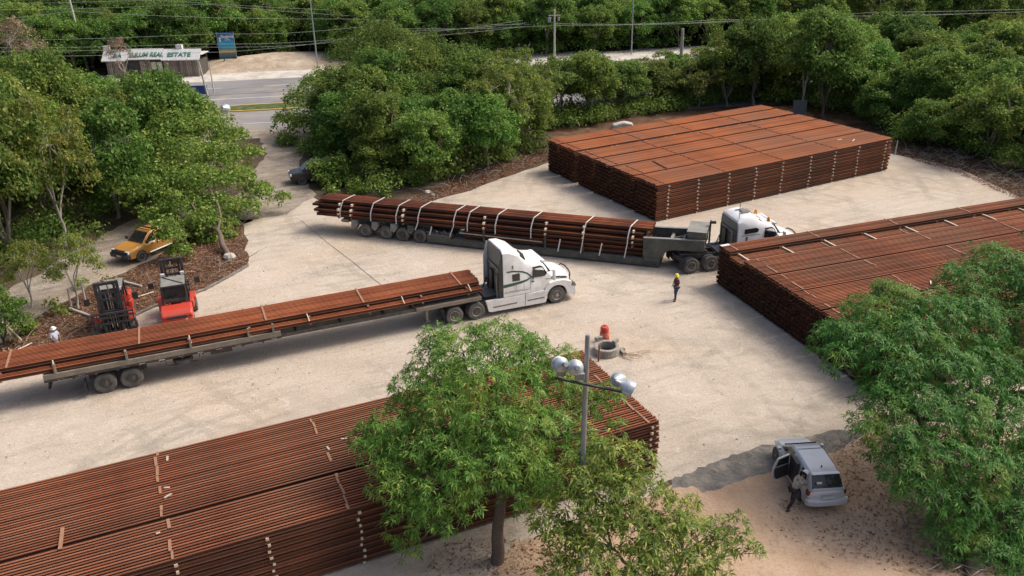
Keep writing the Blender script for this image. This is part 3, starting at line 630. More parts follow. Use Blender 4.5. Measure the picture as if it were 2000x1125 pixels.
DARKP=plain('black_car_paint',(.02,.022,.024),.3,dirt=.4,dirtc=(.12,.1,.08))
STRAP=plain('white_webbing',(.66,.64,.60),.8,dirt=.3,scale=8,dirtc=(.4,.35,.28))
PLATE=plain('number_plate',(.6,.6,.57),.5,dirt=.4)
PIPE=plain('pale_pipe',(.45,.42,.34),.7,dirt=.5)
def SP(o,ang,off=0.0):
    """local (x,z) in the upright plane through o turned by ang, shifted off to its left, of a photo pixel"""
    d=Vector((math.cos(ang),math.sin(ang),0)); n=Vector((-d.y,d.x,0)); o2=Vector((o[0],o[1],0))+n*off
    def f(px,py):
        v=fw+cr*((px-1000)/CF)+cu*((562.5-py)/CF); c=Vector((0,0,CH)); t=(o2-c).dot(n)/v.dot(n); q=c+v*t
        return (q-Vector((o[0],o[1],0))).dot(d), q.z
    return f
def wheel(root,x,y,r,wd,rim=RIM,dual=False,side=-1,deep=.1,name='wheel'):
    """tyre with the rim as its child; side -1: outer face towards -y"""
    t=MB()
    def ty(y0):
        w2=wd/2; t.lathe([(r*.56,y0-w2*.8),(r*.78,y0-w2),(r*.93,y0-w2*.92),(r,y0-w2*.62),(r,y0-w2*.2),(r*.975,y0-w2*.12),(r*.975,y0+w2*.12),(r,y0+w2*.2),(r,y0+w2*.62),(r*.93,y0+w2*.92),(r*.78,y0+w2),(r*.56,y0+w2*.8)],28,(0,0,0),'y')
    ty(0); 
    if dual: ty(-side*(wd*1.18))
    o=t.build(name,TYRE,root,smooth=40,loc=(x,y,r))
    m=MB(); s=side; f=wd/2
    m.lathe([(r*.575,s*f*.8),(r*.55,s*f*.95),(r*.50,s*f*.8),(r*.46,s*f*(.75-deep*6 if dual else .62)),(r*.2,s*f*(.6-deep*7 if dual else .75)),(r*.2,s*f*(.6 if dual else 1.0)),(r*.11,s*f*(.75 if dual else 1.1)),(0.001,s*f*(.75 if dual else 1.1))],20,(0,0,0),'y')
    for k in range(8):
        a=2*math.pi*k/8; m.lathe([(.02,s*f*.5),(.02,s*f*.75),(.001,s*f*.75)],6,(r*.33*math.cos(a),0,r*.33*math.sin(a)),'y')
    m.build('rim',rim,o,smooth=35); return o
def ring(x,hw,zb,zs,hw2,zt,ch=.12):
    return [(x,-hw,zb),(x,-hw,zs),(x,-hw2,zt-ch),(x,-hw2+ch,zt),(x,hw2-ch,zt),(x,hw2,zt-ch),(x,hw,zs),(x,hw,zb)]
def panel(poly,y0,y1,name,mat,root,bevel=0,**k):
    return MB().prism(poly,y0,y1,'y').build(name,mat,root,bevel=bevel,**k)
def tractor(root,high,beacons=False,right_sp=None):
    W=1.23
    # frame and running gear
    fr=MB(); fr.bx(-7.1,.9,-.48,-.36,.72,1.0).bx(-7.1,.9,.36,.48,.72,1.0)
    for x in (-7.05,-6.0,-5.4,-4.4,-3.4,-.2): fr.bx(x-.08,x+.08,-.36,.36,.75,.95)
    for x in (-6.46,-5.12): fr.tube([(x,-1.0,.54),(x,1.0,.54)],.1,8); fr.tube([(x-.3,0,.54),(x+.3,0,.54)],.22,8)
    fr.tube([(0,-.9,.5),(0,.9,.5)],.07,8); fr.tube([(-5.1,0,.6),(-1,0,.75)],.06,6)
    fr.build('frame',CHASS,root)
    MB().prism([(-6.9,1.02),(-5.1,1.02),(-5.0,1.1),(-5.3,1.22),(-6.3,1.22),(-6.9,1.08)],-.42,.42,'y').build('fifth_wheel',CHASS,root,bevel=.02)
    for x in (-6.46,-5.12):
        for s in (-1,1): wheel(root,x,s*1.09,.52,.27,RIM,True,s)
    for s in (-1,1): wheel(root,0,s*1.05,.53,.3,RIM,False,s)
    for s in (-1,1):
        MB().beam((-7.05,s*.85,1.0),(-7.1,s*1.0,1.0),.05,.05).bx(-7.14,-7.12,s*1.08-.3,s*1.08+.3,.28,1.02).build('mud_flap',BLACKM,root)
        MB().tube([(-7.0,s*.5,1.12),(-6.5,s*.9,1.22),(-5.8,s*.9,1.2)],.03,6).build('mud_flap_bracket',CHASS,root)
    # deck plate, tanks and side skirts
    MB().bx(-4.4,-3.5,-.6,.6,1.0,1.04).build('deck_plate',GREYP,root)
    for s in (-1,1):
        sk=MB().prism([(-4.55,1.05),(-4.38,.34),(-4.2,.30),(-.78,.22),(-.7,.4),(-.62,1.02)],s*1.24,s*1.05,'y'); sk.build('side_skirt',WHITE,root,bevel=.03)
        for (a,b) in ((-1.95,-.85),(-4.1,-2.6)): MB().bx(a,b,s*1.25,s*1.20,.55,.63).build('step',GREYP,root)
        MB().prism([(-2.08,1.03),(-2.12,.3),(-2.09,.3),(-2.05,1.03)],s*1.247,s*1.2,'y').build('skirt_seam',BLACKM,root)
    # cab + sleeper shell
    if high:
        secs=[ring(-3.45,W,1.06,3.0,1.16,3.95,.2),ring(-3.0,W,1.06,3.0,1.16,3.93,.22),ring(-2.45,W,1.06,2.9,1.12,3.68,.24),ring(-1.95,W,1.06,2.7,1.06,3.2,.2),ring(-1.6,1.2,1.02,2.5,1.04,2.97,.16),ring(-.98,1.15,1.0,2.4,.98,2.88,.16),ring(-.82,1.13,1.0,2.3,.95,2.78,.16),ring(-.32,1.05,1.0,1.85,.86,2.02,.1)]
    else:
        secs=[ring(-3.45,W,1.06,2.7,1.18,3.2,.2),ring(-3.2,W,1.06,2.75,1.16,3.38,.25),ring(-2.5,W,1.06,2.75,1.14,3.45,.25),ring(-1.95,W,1.06,2.6,1.08,3.25,.25),ring(-1.55,1.2,1.02,2.5,1.04,2.98,.16),ring(-.98,1.15,1.0,2.4,.98,2.85,.16),ring(-.82,1.13,1.0,2.3,.95,2.74,.16),ring(-.32,1.05,1.0,1.85,.86,2.02,.1)]
    MB().loft(secs).build('cab',WHITE,root,smooth=32,bevel=.03)
    # windscreen between roof and bonnet
    m=MB(); m.add([(-.845,-.86,2.70),(-.845,.86,2.70),(-.36,.93,2.04),(-.36,-.93,2.04),(-.79,-.86,2.74),(-.79,.86,2.74),(-.31,.93,2.08),(-.31,-.93,2.08)],[(3,2,1,0),(4,5,6,7),(0,1,5,4),(1,2,6,5),(2,3,7,6),(3,0,4,7)])
    m.build('windscreen',GLASS,root)
    MB().beam((-.82,0,2.73),(-.3,0,2.07),.05,.05).build('windscreen_post',WHITE,root)
    MB().prism([(-.92,2.86),(-.66,2.80),(-.64,2.72),(-.9,2.72)],-.95,.95,'y').build('sun_visor',WHITE,root,bevel=.01)
    # doors, windows, handles
    for s in (-1,1):
        y0,y1=(s*1.215,s*1.10)
        yy=lambda z: s*(1.185-.0*z)
        d=MB(); 
        # side window (leans in with the shell)
        def shell(x,z):
            for p_,q_ in zip(secs[:-1],secs[1:]):
                if p_[0][0]<=x<=q_[0][0]: break
            t=(x-p_[0][0])/(q_[0][0]-p_[0][0]); l=lambda i,j:p_[i][j]*(1-t)+q_[i][j]*t
            hw=-l(0,1); zs=l(1,2); h2=-l(2,1); zc=l(2,2)
            return hw if z<=zs else hw+(h2-hw)*min(1,(z-zs)/(zc-zs))
        def wp(poly,name,mat,out=.02):
            fine=[]
            for i in range(len(poly)):
                a_,b_=poly[i],poly[(i+1)%len(poly)]
                for k in range(4): fine.append((a_[0]+(b_[0]-a_[0])*k/4,a_[1]+(b_[1]-a_[1])*k/4))
            cx=sum(p_[0] for p_ in fine)/len(fine); cz=sum(p_[1] for p_ in fine)/len(fine); q=MB()
            vs_=[(x,s*(shell(x,z)+out),z) for x,z in fine]+[(x,s*(shell(x,z)-.05),z) for x,z in fine]+[(cx,s*(shell(cx,cz)+out),cz)]
            n_=len(fine); fs_=[(i,(i+1)%n_,n_+(i+1)%n_,n_+i) for i in range(n_)]+[(i,(i+1)%n_,2*n_) for i in range(n_)]
            q.add(vs_,fs_); return q.build(name,mat,root)
        wp([(-1.60,1.98),(-1.57,2.62),(-1.05,2.60),(-.88,2.5),(-.62,2.06),(-.8,1.92)],'side_window',GLASS,.025)
        wp([(-3.36,1.36),(-3.36,1.385),(-1.74,1.385),(-1.74,1.36)],'body_crease',GREYP,.004)
        MB().prism([(-.42,1.58),(-.3,1.72),(.2,1.66),(.75,1.52),(.78,1.46),(.2,1.58),(-.2,1.62)],s*.99,s*.80,'y').build('bonnet_vent',BLACKM,root)
        seam=MB()
        for a,b in (((-1.72,1.1),(-1.72,2.7)),((-.62,1.1),(-.55,1.95)),((-1.72,1.08),(-.62,1.08)),((-2.55,1.15),(-2.55,1.75)),((-3.35,1.32),(-1.8,1.32))):
            pass
        wp([(-1.73,1.1),(-1.73,2.66),(-1.71,2.66),(-1.71,1.1)],'door_seam',GREYP,.006)
        wp([(-1.66,1.72),(-1.66,1.78),(-1.5,1.78),(-1.5,1.72)],'door_handle',BLACKM,.04)
        panel([(-3.4,1.30),(-3.4,1.32),(-1.8,1.32),(-1.8,1.30)],s*1.237,s*1.2,'panel_seam',GREYP,root)
        for x in (-2.65,-2.15): panel([(x,1.30),(x,1.78),(x+.015,1.78),(x+.015,1.30)],s*1.236,s*1.2,'locker_seam',GREYP,root)
        if high:
            panel([(-2.88,1.98),(-2.9,2.42),(-2.45,2.44),(-2.40,2.38),(-2.40,1.96)],s*1.245,s*1.19,'sleeper_window',GLASS,root,bevel=.02)
            panel([(-2.90,2.75),(-2.90,2.98),(-2.8,2.98),(-2.8,2.75)],s*1.238,s*1.2,'marker_plate',GREYP,root)
            # stripes
            up=[(-3.2,2.66),(-2.8,2.66),(-2.2,2.52),(-1.9,2.36),(-1.66,2.12),(-1.52,1.94)]
            q=[(x,z) for x,z in up]+[(x-.03,z-.09) for x,z in up[::-1]]
            MB().prism(q,s*1.2385,s*1.16,'y').build('green_stripe',GREENS,root)
            lo=[(-3.44,1.86),(-2.9,1.88),(-2.3,1.92),(-1.95,1.97),(-1.74,2.06)]; th=[.20,.18,.15,.12,.06]
            q=lo+[(x,z-t) for (x,z),t in zip(lo[::-1],th[::-1])]
            MB().prism(q,s*1.2385,s*1.16,'y').build('green_stripe',GREENS,root)
        else:
            wp([(-3.0,2.36),(-3.0,2.68),(-2.2,2.72),(-2.02,2.6),(-2.1,2.42)],'sleeper_window',GLASS,.03)
            panel([(-2.9,1.5),(-2.9,2.15),(-2.75,2.15),(-2.75,1.5)],s*1.238,s*1.2,'locker_vent',GREYP,root)
            for z in (2.22,): panel([(-3.2,z),(-3.2,z+.03),(-1.9,z+.05),(-1.9,z+.02)],s*1.24,s*1.2,'panel_seam',GREYP,root)
        # mirrors
        MB().beam((-.75,s*1.12,2.2),(-.35,s*1.5,2.3),.03,.03).beam((-.7,s*1.12,1.7),(-.35,s*1.5,1.8),.03,.03).build('mirror_arm',BLACKM,root)
        MB().bx(-.42,-.28,s*1.5-.11,s*1.5+.11,1.72,2.38).build('mirror',WHITE if s<0 else BLACKM,root,bevel=.03)
        # roof front windows of the tall sleeper
    if high:
        for s in (-1,1):
            q=MB(); P4=[(-2.30,s*.98,3.36),(-2.30,s*.62,3.60),(-1.98,s*.62,3.30),(-1.98,s*.98,3.06)]
            q.loft([[(x+.03,y*1.05,z+.05) for x,y,z in P4],[(x-.1,y,z-.1) for x,y,z in P4]]); q.build('skylight',GLASS,root)
    else:
        for s in (-1,1):
            MB().tube([(-3.0,s*.35,3.46),(-2.4,s*.35,3.48)],[.03,.06],8).build('air_horn',GREYP,root)
            q=MB(); P4=[(-1.95,s*.95,3.12),(-1.95,s*.5,3.22),(-1.68,s*.5,3.04),(-1.68,s*.95,2.94)]
            q.loft([[(x+.03,y,z+.05) for x,y,z in P4],[(x-.1,y,z-.1) for x,y,z in P4]]); q.build('skylight',GLASS,root)
        MB().bx(-2.75,-2.2,-.25,.25,3.44,3.52).build('roof_hatch',GREYP,root,bevel=.02)
        MB().beam((-3.3,-.9,3.0),(-3.32,-.9,4.5),.03,.03).build('aerial',GREYP,root)
    if beacons:
        for x,y,z in ((-1.25,.75,2.9),(-1.15,-.75,2.88)):
            b=MB().lathe([(.11,0),(.11,.08),(.09,.24),(.04,.29),(.001,.29)],14,(x,y,z)); b.build('beacon',AMBER,root,smooth=40)
    # bonnet, grille, fenders, bumper
    hs=[ring(-.45,.98,1.05,1.75,.84,2.08,.14),ring(.0,.95,1.05,1.7,.80,2.04,.18),ring(.5,.90,1.05,1.6,.72,1.92,.2),ring(.9,.84,.95,1.45,.62,1.72,.2),ring(1.08,.78,.95,1.3,.56,1.52,.16)]
    MB().loft(hs).build('bonnet',WHITE,root,smooth=35,bevel=.03)
    MB().tube([(.98,-.82,1.2),(1.06,-.74,1.58),(1.06,-.5,1.74),(1.08,0,1.80),(1.06,.5,1.74),(1.06,.74,1.58),(.98,.82,1.2)],.045,8).build('bonnet_trim',BLACKM,root,smooth=50)
    gr=MB().bx(1.06,1.12,-.5,.5,.85,1.42); gr.build('grille',BLACKM,root,bevel=.02)
    g2=MB()
    for k in range(6): g2.bx(1.12,1.135,-.47,.47,.9+k*.085,.93+k*.085)
    g2.build('grille_bars',CHROME,root)
    for s in (-1,1):
        arc=[(.66*math.cos(a),.53+.66*math.sin(a)) for a in [R(x) for x in range(-8,189,14)]]
        outer=[(-.80,.62),(-.78,1.15),(-.5,1.42),(0,1.50),(.5,1.46),(.95,1.28),(1.2,1.0),(1.24,.62)]
        q=[(1.24,.44)]+[(x,z) for x,z in arc if True]+[(-.80,.44)]+outer
        MB().prism(q,s*1.22,s*.82,'y').build('fender',WHITE,root,bevel=.035)
        MB().prism([(.92,1.0),(.98,1.30),(1.16,1.16),(1.27,.92)],s*1.235,s*.88,'y').build('headlight',GREYP,root,bevel=.02)
        MB().lathe([(.66,s*.8),(.66,s*1.0),(.5,s*.8)],20,(0,0,.53),'y').build('wheel_arch_liner',BLACKM,root)
    bp=[[(1.05,-1.22,.35),(1.22,-1.2,.35),(1.22,-1.2,.78),(1.05,-1.22,.78)],[(1.12,-.95,.33),(1.36,-.9,.33),(1.36,-.9,.82),(1.12,-.95,.82)],[(1.14,0,.33),(1.44,0,.33),(1.44,0,.82),(1.14,0,.82)],[(1.12,.95,.33),(1.36,.9,.33),(1.36,.9,.82),(1.12,.95,.82)],[(1.05,1.22,.35),(1.22,1.2,.35),(1.22,1.2,.78),(1.05,1.22,.78)]]
    MB().loft(bp).build('bumper',WHITE,root,smooth=30,bevel=.03)
    # back wall of the sleeper
    zt=3.82 if high else 3.05
    MB().prism([(-1.14,1.08),(1.14,1.08),(1.12,3.0 if high else 2.7),(.98,zt),(-.98,zt),(-1.12,3.0 if high else 2.7)],-3.49,-3.44,'x').build('rear_panel',TEAL,root)
    MB().bx(-3.56,-3.5,-.9,.9,2.62 if high else 2.35,2.72 if high else 2.45).bx(-3.56,-3.5,-1.05,-.95,1.1,2.7 if high else 2.45).bx(-3.56,-3.5,.95,1.05,1.1,2.7 if high else 2.45).build('rear_rack',GREYP,root)
    MB().bx(-3.62,-3.5,-.55,-.2,1.15,2.2).bx(-3.62,-3.5,.15,.6,1.15,2.3).build('rear_locker',BLACKM,root,bevel=.02)
    MB().tube([(-3.72,-.92,.9),(-3.72,-.92,2.5)],.09,10).build('exhaust_stack',GREYP,root,smooth=50)
    MB().tube([(-3.66,.75,1.0),(-3.75,.7,1.7),(-4.2,.3,1.25),(-4.9,.1,1.25)],.03,6).tube([(-3.66,.55,1.0),(-3.8,.4,1.8),(-4.3,.1,1.2),(-4.9,0,1.25)],.025,6).build('air_hoses',BLACKM,root)
    if high:   # rear edge fairings either side of the back wall
        for s in (-1,1): MB().prism([(-3.45,1.1),(-3.75,1.1),(-3.72,2.9),(-3.5,3.75),(-3.45,3.75)],s*1.225,s*1.19,'y').build('side_fairing',BLACKM if s<0 else WHITE,root)
A1=R(22.33); n1=Vector((-math.sin(A1),math.cos(A1),0)); o1=Vector((2.6746,45.3289,0))+n1*1.18
truck=empty('semi_truck',o1,A1,label='white high-roof sleeper truck with dark green side stripes, hauling the flatbed',cat='truck')
tractor(truck,True)
A2=R(12.5); n2=Vector((-math.sin(A2),math.cos(A2),0)); d2_=Vector((math.cos(A2),math.sin(A2),0)); o2=Vector((11.49,49.19,0))+n2*1.2+d2_*6.46
truck2=empty('semi_truck',o2,A2,label='white truck with amber roof beacons half hidden behind the right rail stack',cat='truck')
tractor(truck2,False,True)
# ---- flatbed trailer (origin: near rear wheel)
A3=R(21.66); n3=Vector((-math.sin(A3),math.cos(A3),0)); ot=Vector((-20.396,36.085,0))+n3*1.25
fl=empty('flatbed_trailer',ot,A3,label='long dusty flatbed trailer loaded with rails behind the sleeper truck',cat='trailer')
TW=1.27
for x in (.13,1.36):
    for s in (-1,1): wheel(fl,x,s*1.1,.535,.28,RIMD,True,s)
dk=MB().bx(-2.42,8.8,-TW+.06,TW-.06,1.50,1.60); dk.build('deck',BEIGE,fl)
for s in (-1,1):
    MB().bx(-2.42,8.8,s*TW-.05,s*TW+.05,1.36,1.64).build('side_beam',BEIGE,fl,bevel=.01)
    MB().bx(-2.42,8.8,s*TW-.06,s*TW+.055,1.24,1.355).build('lower_side_rail',BLACKM,fl)
    red=plain('red_reflective_tape',(.30,.02,.015),.5) if s<0 else red
    tw=MB(); tr_=MB()
    for k in range(24):
        x=-2.3+k*.46
        (tw if k%2 else tr_).bx(x,x+.28,s*(TW+.06),s*(TW+.052),1.275,1.325)
    tw.build('white_tape',PAPER,fl); tr_.build('red_tape',red,fl)
    for x in (-1.85,1.35,4.35,7.2,8.45): MB().bx(x-.05,x+.05,s*TW-.055,s*TW+.075,1.40,2.12).build('stake',BEIGE,fl)
    for k in range(10): MB().bx(-1.2+k*1.0,-1.1+k*1.0,s*(TW-.02),s*(TW+.04),1.16,1.24).build('winch',CHASS,fl)
bm2=MB(); 
for s in (-1,1): bm2.prism([(-2.3,1.0),(-2.3,1.48),(8.8,1.48),(9.0,1.40),(20.0,1.40),(20.0,1.22),(16.4,1.1),(9.5,1.05),(8.5,.95),(3.0,.95)],s*.55,s*.43,'y')
for x in np.arange(-2,20,1.5): bm2.bx(x-.04,x+.04,-.43,.43,1.15,1.35)
bm2.build('main_beams',CHASS,fl)
for s in (-1,1):
    MB().bx(8.8,16.2,s*1.16-.05,s*1.16+.05,1.22,1.40).build('extension_beam',CHASS,fl)
    MB().bx(16.2,20.05,s*1.22-.06,s*1.22+.06,1.20,1.42).build('front_side_rail',BEIGE,fl,bevel=.01)
    MB().bx(16.78,16.92,s*.95-.07,s*.95+.07,.42,1.25).bx(16.7,17.0,s*.95-.14,s*.95+.14,.38,.42).beam((16.85,s*.95,.7),(17.6,s*.5,1.2),.05,.05).build('landing_leg',GREYP,fl)
MB().bx(16.2,20.05,-1.16,1.16,1.34,1.40).build('front_deck',BEIGE,fl)
for x in (9.6,12.0,14.4,16.0): MB().bx(x-.06,x+.06,-1.2,1.2,1.24,1.38).build('cross_member',CHASS,fl)
ax=MB()
for x in (.13,1.36): ax.tube([(x,-.95,.53),(x,.95,.53)],.08,8)
ax.bx(-.6,2.1,-.6,-.5,.62,.95).bx(-.6,2.1,.5,.6,.62,.95); ax.build('bogie',CHASS,fl)
MB().bx(-2.4,-2.3,-1.0,1.0,.62,.74).beam((-2.35,-.75,.7),(-2.3,-.75,1.3),.09,.09).beam((-2.35,.75,.7),(-2.3,.75,1.3),.09,.09).build('rear_guard',CHASS,fl)
for s in (-1,1): MB().bx(-.75,-.72,s*1.1-.3,s*1.1+.3,.2,.9).build('mud_flap',BLACKM,fl)
MB().bx(3.1,4.6,-1.12,-1.04,.72,.78).tube([(3.0,-1.1,1.2),(3.1,-1.08,.75)],.02,5).tube([(4.7,-1.1,1.2),(4.6,-1.08,.75)],.02,5).build('spare_rack',CHASS,fl)
sw=wheel(fl,3.85,-.75,.50,.26,RIMD,False,-1,name='spare_wheel'); sw.rotation_euler=(R(90),0,0); sw.location=(3.85,-.7,.86)
MB().bx(5.2,6.3,-.95,-.6,.85,1.2).build('tool_box',CHASS,fl,bevel=.02)
MB().lathe([(.05,0),(.05,.03),(.001,.03)],10,(5.75,-TW-.06,1.22),'y').build('red_marker',REDL,fl)
# rails on it
ld=empty('rail_load',ot+Vector((0,0,1.64)),A3,label='two-layer load of red-brown rails on the flatbed trailer',cat='rail load')
RUST_L=rust_mat('fresh_red_rust',(.37,.11,.046),(.47,.165,.07),(.22,.07,.033))
rm=rail_mesh(25,RUST_L); rr=random.Random(5)
for L_,(cnt,y0) in enumerate(((16,-1.22),(13,-.83))):
    for i in range(cnt): link('rail',rm,ld,None,(-4.85+rr.uniform(-.05,.05),y0+PITCH*(i+.5),L_*.30+.06))
tmb=MB()
for x in (-4.2,-1.9,1.3,4.3,7.3,10.4,13.6,16.6,19.3):
    MB().bx(x-.05,x+.05,-1.24,1.24,.002,.058).build('spacer_timber',TIMBER_RUST,ld)
    MB().bx(x-.05,x+.05,-1.0,1.2,.234,.355).build('spacer_timber',TIMBER_RUST,ld)
for x in (-3.9,2.0,8.2,13.4,19.0): MB().bx(x-.05,x+.05,-.86,1.16,.534,.57).build('top_timber',TIMBER_RUST,ld,rot=None)
for x in (-1.9,4.35,10.3,15.5,19.4):
    MB().beam((x,-.88,.52),(x+.05,-1.27,.24),.05,.03).beam((x+.05,-1.29,.26),(x+.05,-1.29,-.1),.05,.03).build('strap',TIMBER,ld)
# ---- low-bed trailer
A4=R(-18.72); n4=Vector((-math.sin(A4),math.cos(A4),0)); ol=Vector((-10.608,57.048,0))+n4*1.25
lb=empty('lowbed_trailer',ol,A4,label='grey-green four-axle low-bed trailer with a raised gooseneck',cat='trailer')
for x in (.07,1.7,3.02,4.38):
    for s in (-1,1): wheel(lb,x,s*1.1,.5,.25,RIM if x<3 else RIMD,True,s)
for s in (-1,1):
    MB().prism([(-1.7,1.0),(-1.7,1.28),(4.9,1.28),(5.2,.8),(5.2,.6),(4.7,.72),(-1.0,.72)],s*.62,s*.5,'y').build('rear_beam',LOWB,lb)
    for i,x in enumerate((-.75,.88,2.36,3.7)):
        MB().prism([(x-.28,.75),(x-.2,1.25),(x+.2,1.25),(x+.28,.95),(x+.05,.6)],s*1.24,s*.62,'y').build('outrigger',LOWTOP if i<3 else LOWB,lb,bevel=.02)
for x in (.07,1.7,3.02,4.38): MB().tube([(x,-.95,.5),(x,.95,.5)],.09,8).build('axle',CHASS,lb)
MB().bx(-1.75,-1.2,-1.2,1.2,1.02,1.24).build('rear_bumper',BEIGE,lb,bevel=.02)
for y in (-1.1,1.1): MB().bx(-1.78,-1.75,y-.12,y+.12,1.06,1.2).build('tail_light',REDL,lb)
MB().bx(-1.6,4.8,-.5,.5,1.18,1.26).build('rear_deck',LOWB,lb)
for s in (-1,1):
    MB().bx(4.95,6.75,s*1.25,s*.55,.16,.72).build('side_platform',LOWB,lb,bevel=.02)
    MB().bx(4.97,6.73,s*1.24,s*.56,.72,.735).build('platform_plate',LOWTOP,lb)
MB().bx(6.75,20.3,-.62,.62,.15,.56).build('centre_beam',LOWB,lb,bevel=.01)
ed=MB().bx(6.75,21.2,-1.27,-1.19,.12,.50).bx(6.75,21.2,1.19,1.27,.12,.50); ed.build('edge_rail',LOWB,lb,bevel=.008)
rb_=MB()
for k in range(29): 
    x=6.95+k*.49; rb_.bx(x,x+.05,-1.30,-1.27,.14,.48).bx(x,x+.05,1.27,1.30,.14,.48)
rb_.build('edge_ribs',LOWB,lb)
for k in range(14):
    x=6.8+k*.97; MB().bx(x,x+.93,-1.18,-.63,.46,.52).build('deck_plank',BEIGE,lb); MB().bx(x,x+.93,.63,1.18,.46,.52).build('deck_plank',BEIGE,lb)
MB().bx(20.3,21.35,-1.27,1.27,.08,.62).build('front_cross_box',LOWB,lb,bevel=.03)
for s in (-1,1):
    MB().prism([(20.22,.6),(20.22,1.95),(21.0,1.98),(24.1,2.12),(24.1,1.42),(23.2,1.36),(21.95,1.3),(21.5,.95),(21.3,.6)],s*1.15,s*.98,'y').build('gooseneck_arm',LOWB,lb,bevel=.01)
    MB().prism([(20.2,1.955),(20.2,2.0),(21.0,2.03),(24.1,2.17),(24.1,2.125),(21.0,1.985)],s*1.17,s*.93,'y').build('arm_top_flange',LOWTOP,lb)
    MB().tube([(20.6,s*.5,1.1),(22.6,s*.5,1.7)],.09,10).build('hydraulic_ram',GREYP,lb,smooth=50)
MB().bx(20.22,20.34,-.98,.98,.62,1.9).build('gooseneck_bulkhead',LOWB,lb)
MB().bx(21.8,22.0,-.98,.98,1.55,1.72).build('gooseneck_cross',LOWTOP,lb); MB().bx(22.6,22.72,-.98,.98,1.6,1.74).build('gooseneck_cross',LOWTOP,lb)
MB().bx(21.3,24.05,-.98,.98,1.36,1.42).build('gooseneck_floor',BLACKM,lb)
MB().bx(22.95,24.15,-1.0,1.0,2.12,2.62).build('power_pack_box',LOWB,lb,bevel=.02); MB().bx(22.93,24.17,-1.02,1.02,2.622,2.65).build('box_lid',LOWTOP,lb)
MB().bx(24.2,24.3,.2,.5,1.5,3.0).tube([(24.25,.35,2.9),(24.6,.35,2.92)],.1,8).build('filter_stack',BLACKM,lb)
MB().lathe([(.2,0),(.2,.02),(.17,.02),(.17,0)],16,(20.95,-1.15,1.25),'y').build('round_emblem',LOWTOP,lb)
for x in (9.2,13.6,16.2):
    st=MB().bx(x-.08,x+.08,-1.12,1.12,.53,.68)
    for s in (-1,1): st.bx(x-.06,x+.06,s*1.12-.05,s*1.12+.05,.53,1.5)
    st.build('bolster',CHASS,lb)
MB().tube([(7.4,-1.12,1.05),(13.4,-1.12,.98)],.045,8).build('spare_pipe',PIPE,lb,smooth=50)
ch=MB(); rr=random.Random(9)
for k in range(26):
    x=rr.uniform(5.1,6.6); y=rr.uniform(-1.15,-.65); z=rr.uniform(.75,1.0); ch.tube([(x,y,z),(x+rr.uniform(-.2,.2),y+rr.uniform(-.1,.1),z+rr.uniform(-.05,.12)),(x+rr.uniform(-.3,.3),y,.77)],.028,5)
ch.build('chain_heap',GREYP,lb)
ll=empty('rail_load',ol+Vector((0,0,1.30)),A4,label='stepped load of rust-brown rails lashed with white straps on the low-bed',cat='rail load')
RUST_D=rust_mat('dark_rust',(.30,.085,.036),(.42,.14,.055),(.09,.035,.022))
rm2=rail_mesh(24.4,RUST_D); rr=random.Random(15)
LY=[(15,-1.13,0,-3.9),(15,-1.13,.30,-4.0),(12,-.9,.63,-4.2),(9,-.70,.96,-3.7)]
for cnt,y0,z0,xs in LY:
    for i in range(cnt): link('rail',rm2,ll,None,(xs+rr.uniform(-.06,.06),y0+PITCH*(i+.5),z0+.05),(0,rr.uniform(-.0008,.0008),rr.uniform(-.001,.001)))
rm3=rail_mesh(12.6,RUST_D)
for L_ in range(2):
    for i in range(13): link('rail',rm3,ll,None,(7.6,-.98+PITCH*(i+.5),-.62+L_*.3))
for x in (-2.0,-1.0,3.1,9.2,13.6,16.2,19.5):
    for z0,z1,a,b in ((.225,.345,-1.25,1.2),(.525,.675,-1.22,1.15),(.855,1.005,-.95,.9)):
        MB().bx(x-.06,x+.06,a,b,z0,z1).build('spacer_timber',TIMBER,ll)
    MB().bx(x-.06,x+.06,-1.15,1.15,-.05,.045).build('spacer_timber',TIMBER_RUST,ll)
def strap(px,py,down,lean):
    f=SP((ol-n4*1.0),A4); x,_=f(px,py)
    pts=[(x+.25,.80,1.0),(x+.2,.70,1.205),(x,-.68,1.205),(x-.05,-.93,.89),(x-.08,-1.16,.54),(x-.08,-1.175,.25),(x-.08+lean,-1.2 if down>-.5 else -1.28,down)]
    m=MB()
    for a,b in zip(pts[:-1],pts[1:]):
        m.beam(a,b,.075,.014,up=(0,-.6,.8) if abs(a[1]-b[1])>.05 and abs(a[2]-b[2])>.1 else ((0,0,1) if abs(a[1]-b[1])>.3 else (0,-1,.01)))
    m.build('strap',STRAP,ll)
for a in ((665,385,.0,0),(725,392,.0,0),(775,397,-.02,0),(818,400,-.35,-.25),(888,408,-.57,-.3),(915,410,-.05,0),(970,416,-.05,0),(1040,424,-.1,0),(1143,434,-.8,-.15),(1230,444,-.8,-.15)): strap(*a)
for px,x2 in ((843,0),(1094,0),(1176,0)):
    x,_=SP((ol-n4*1.25),A4)(px,450); m=MB(); m.beam((x,-1.2,.05),(x-.15,-1.29,-.82 if px>900 else -.55),.09,.015,up=(0,-1,.01)); m.build('strap',STRAP,ll)
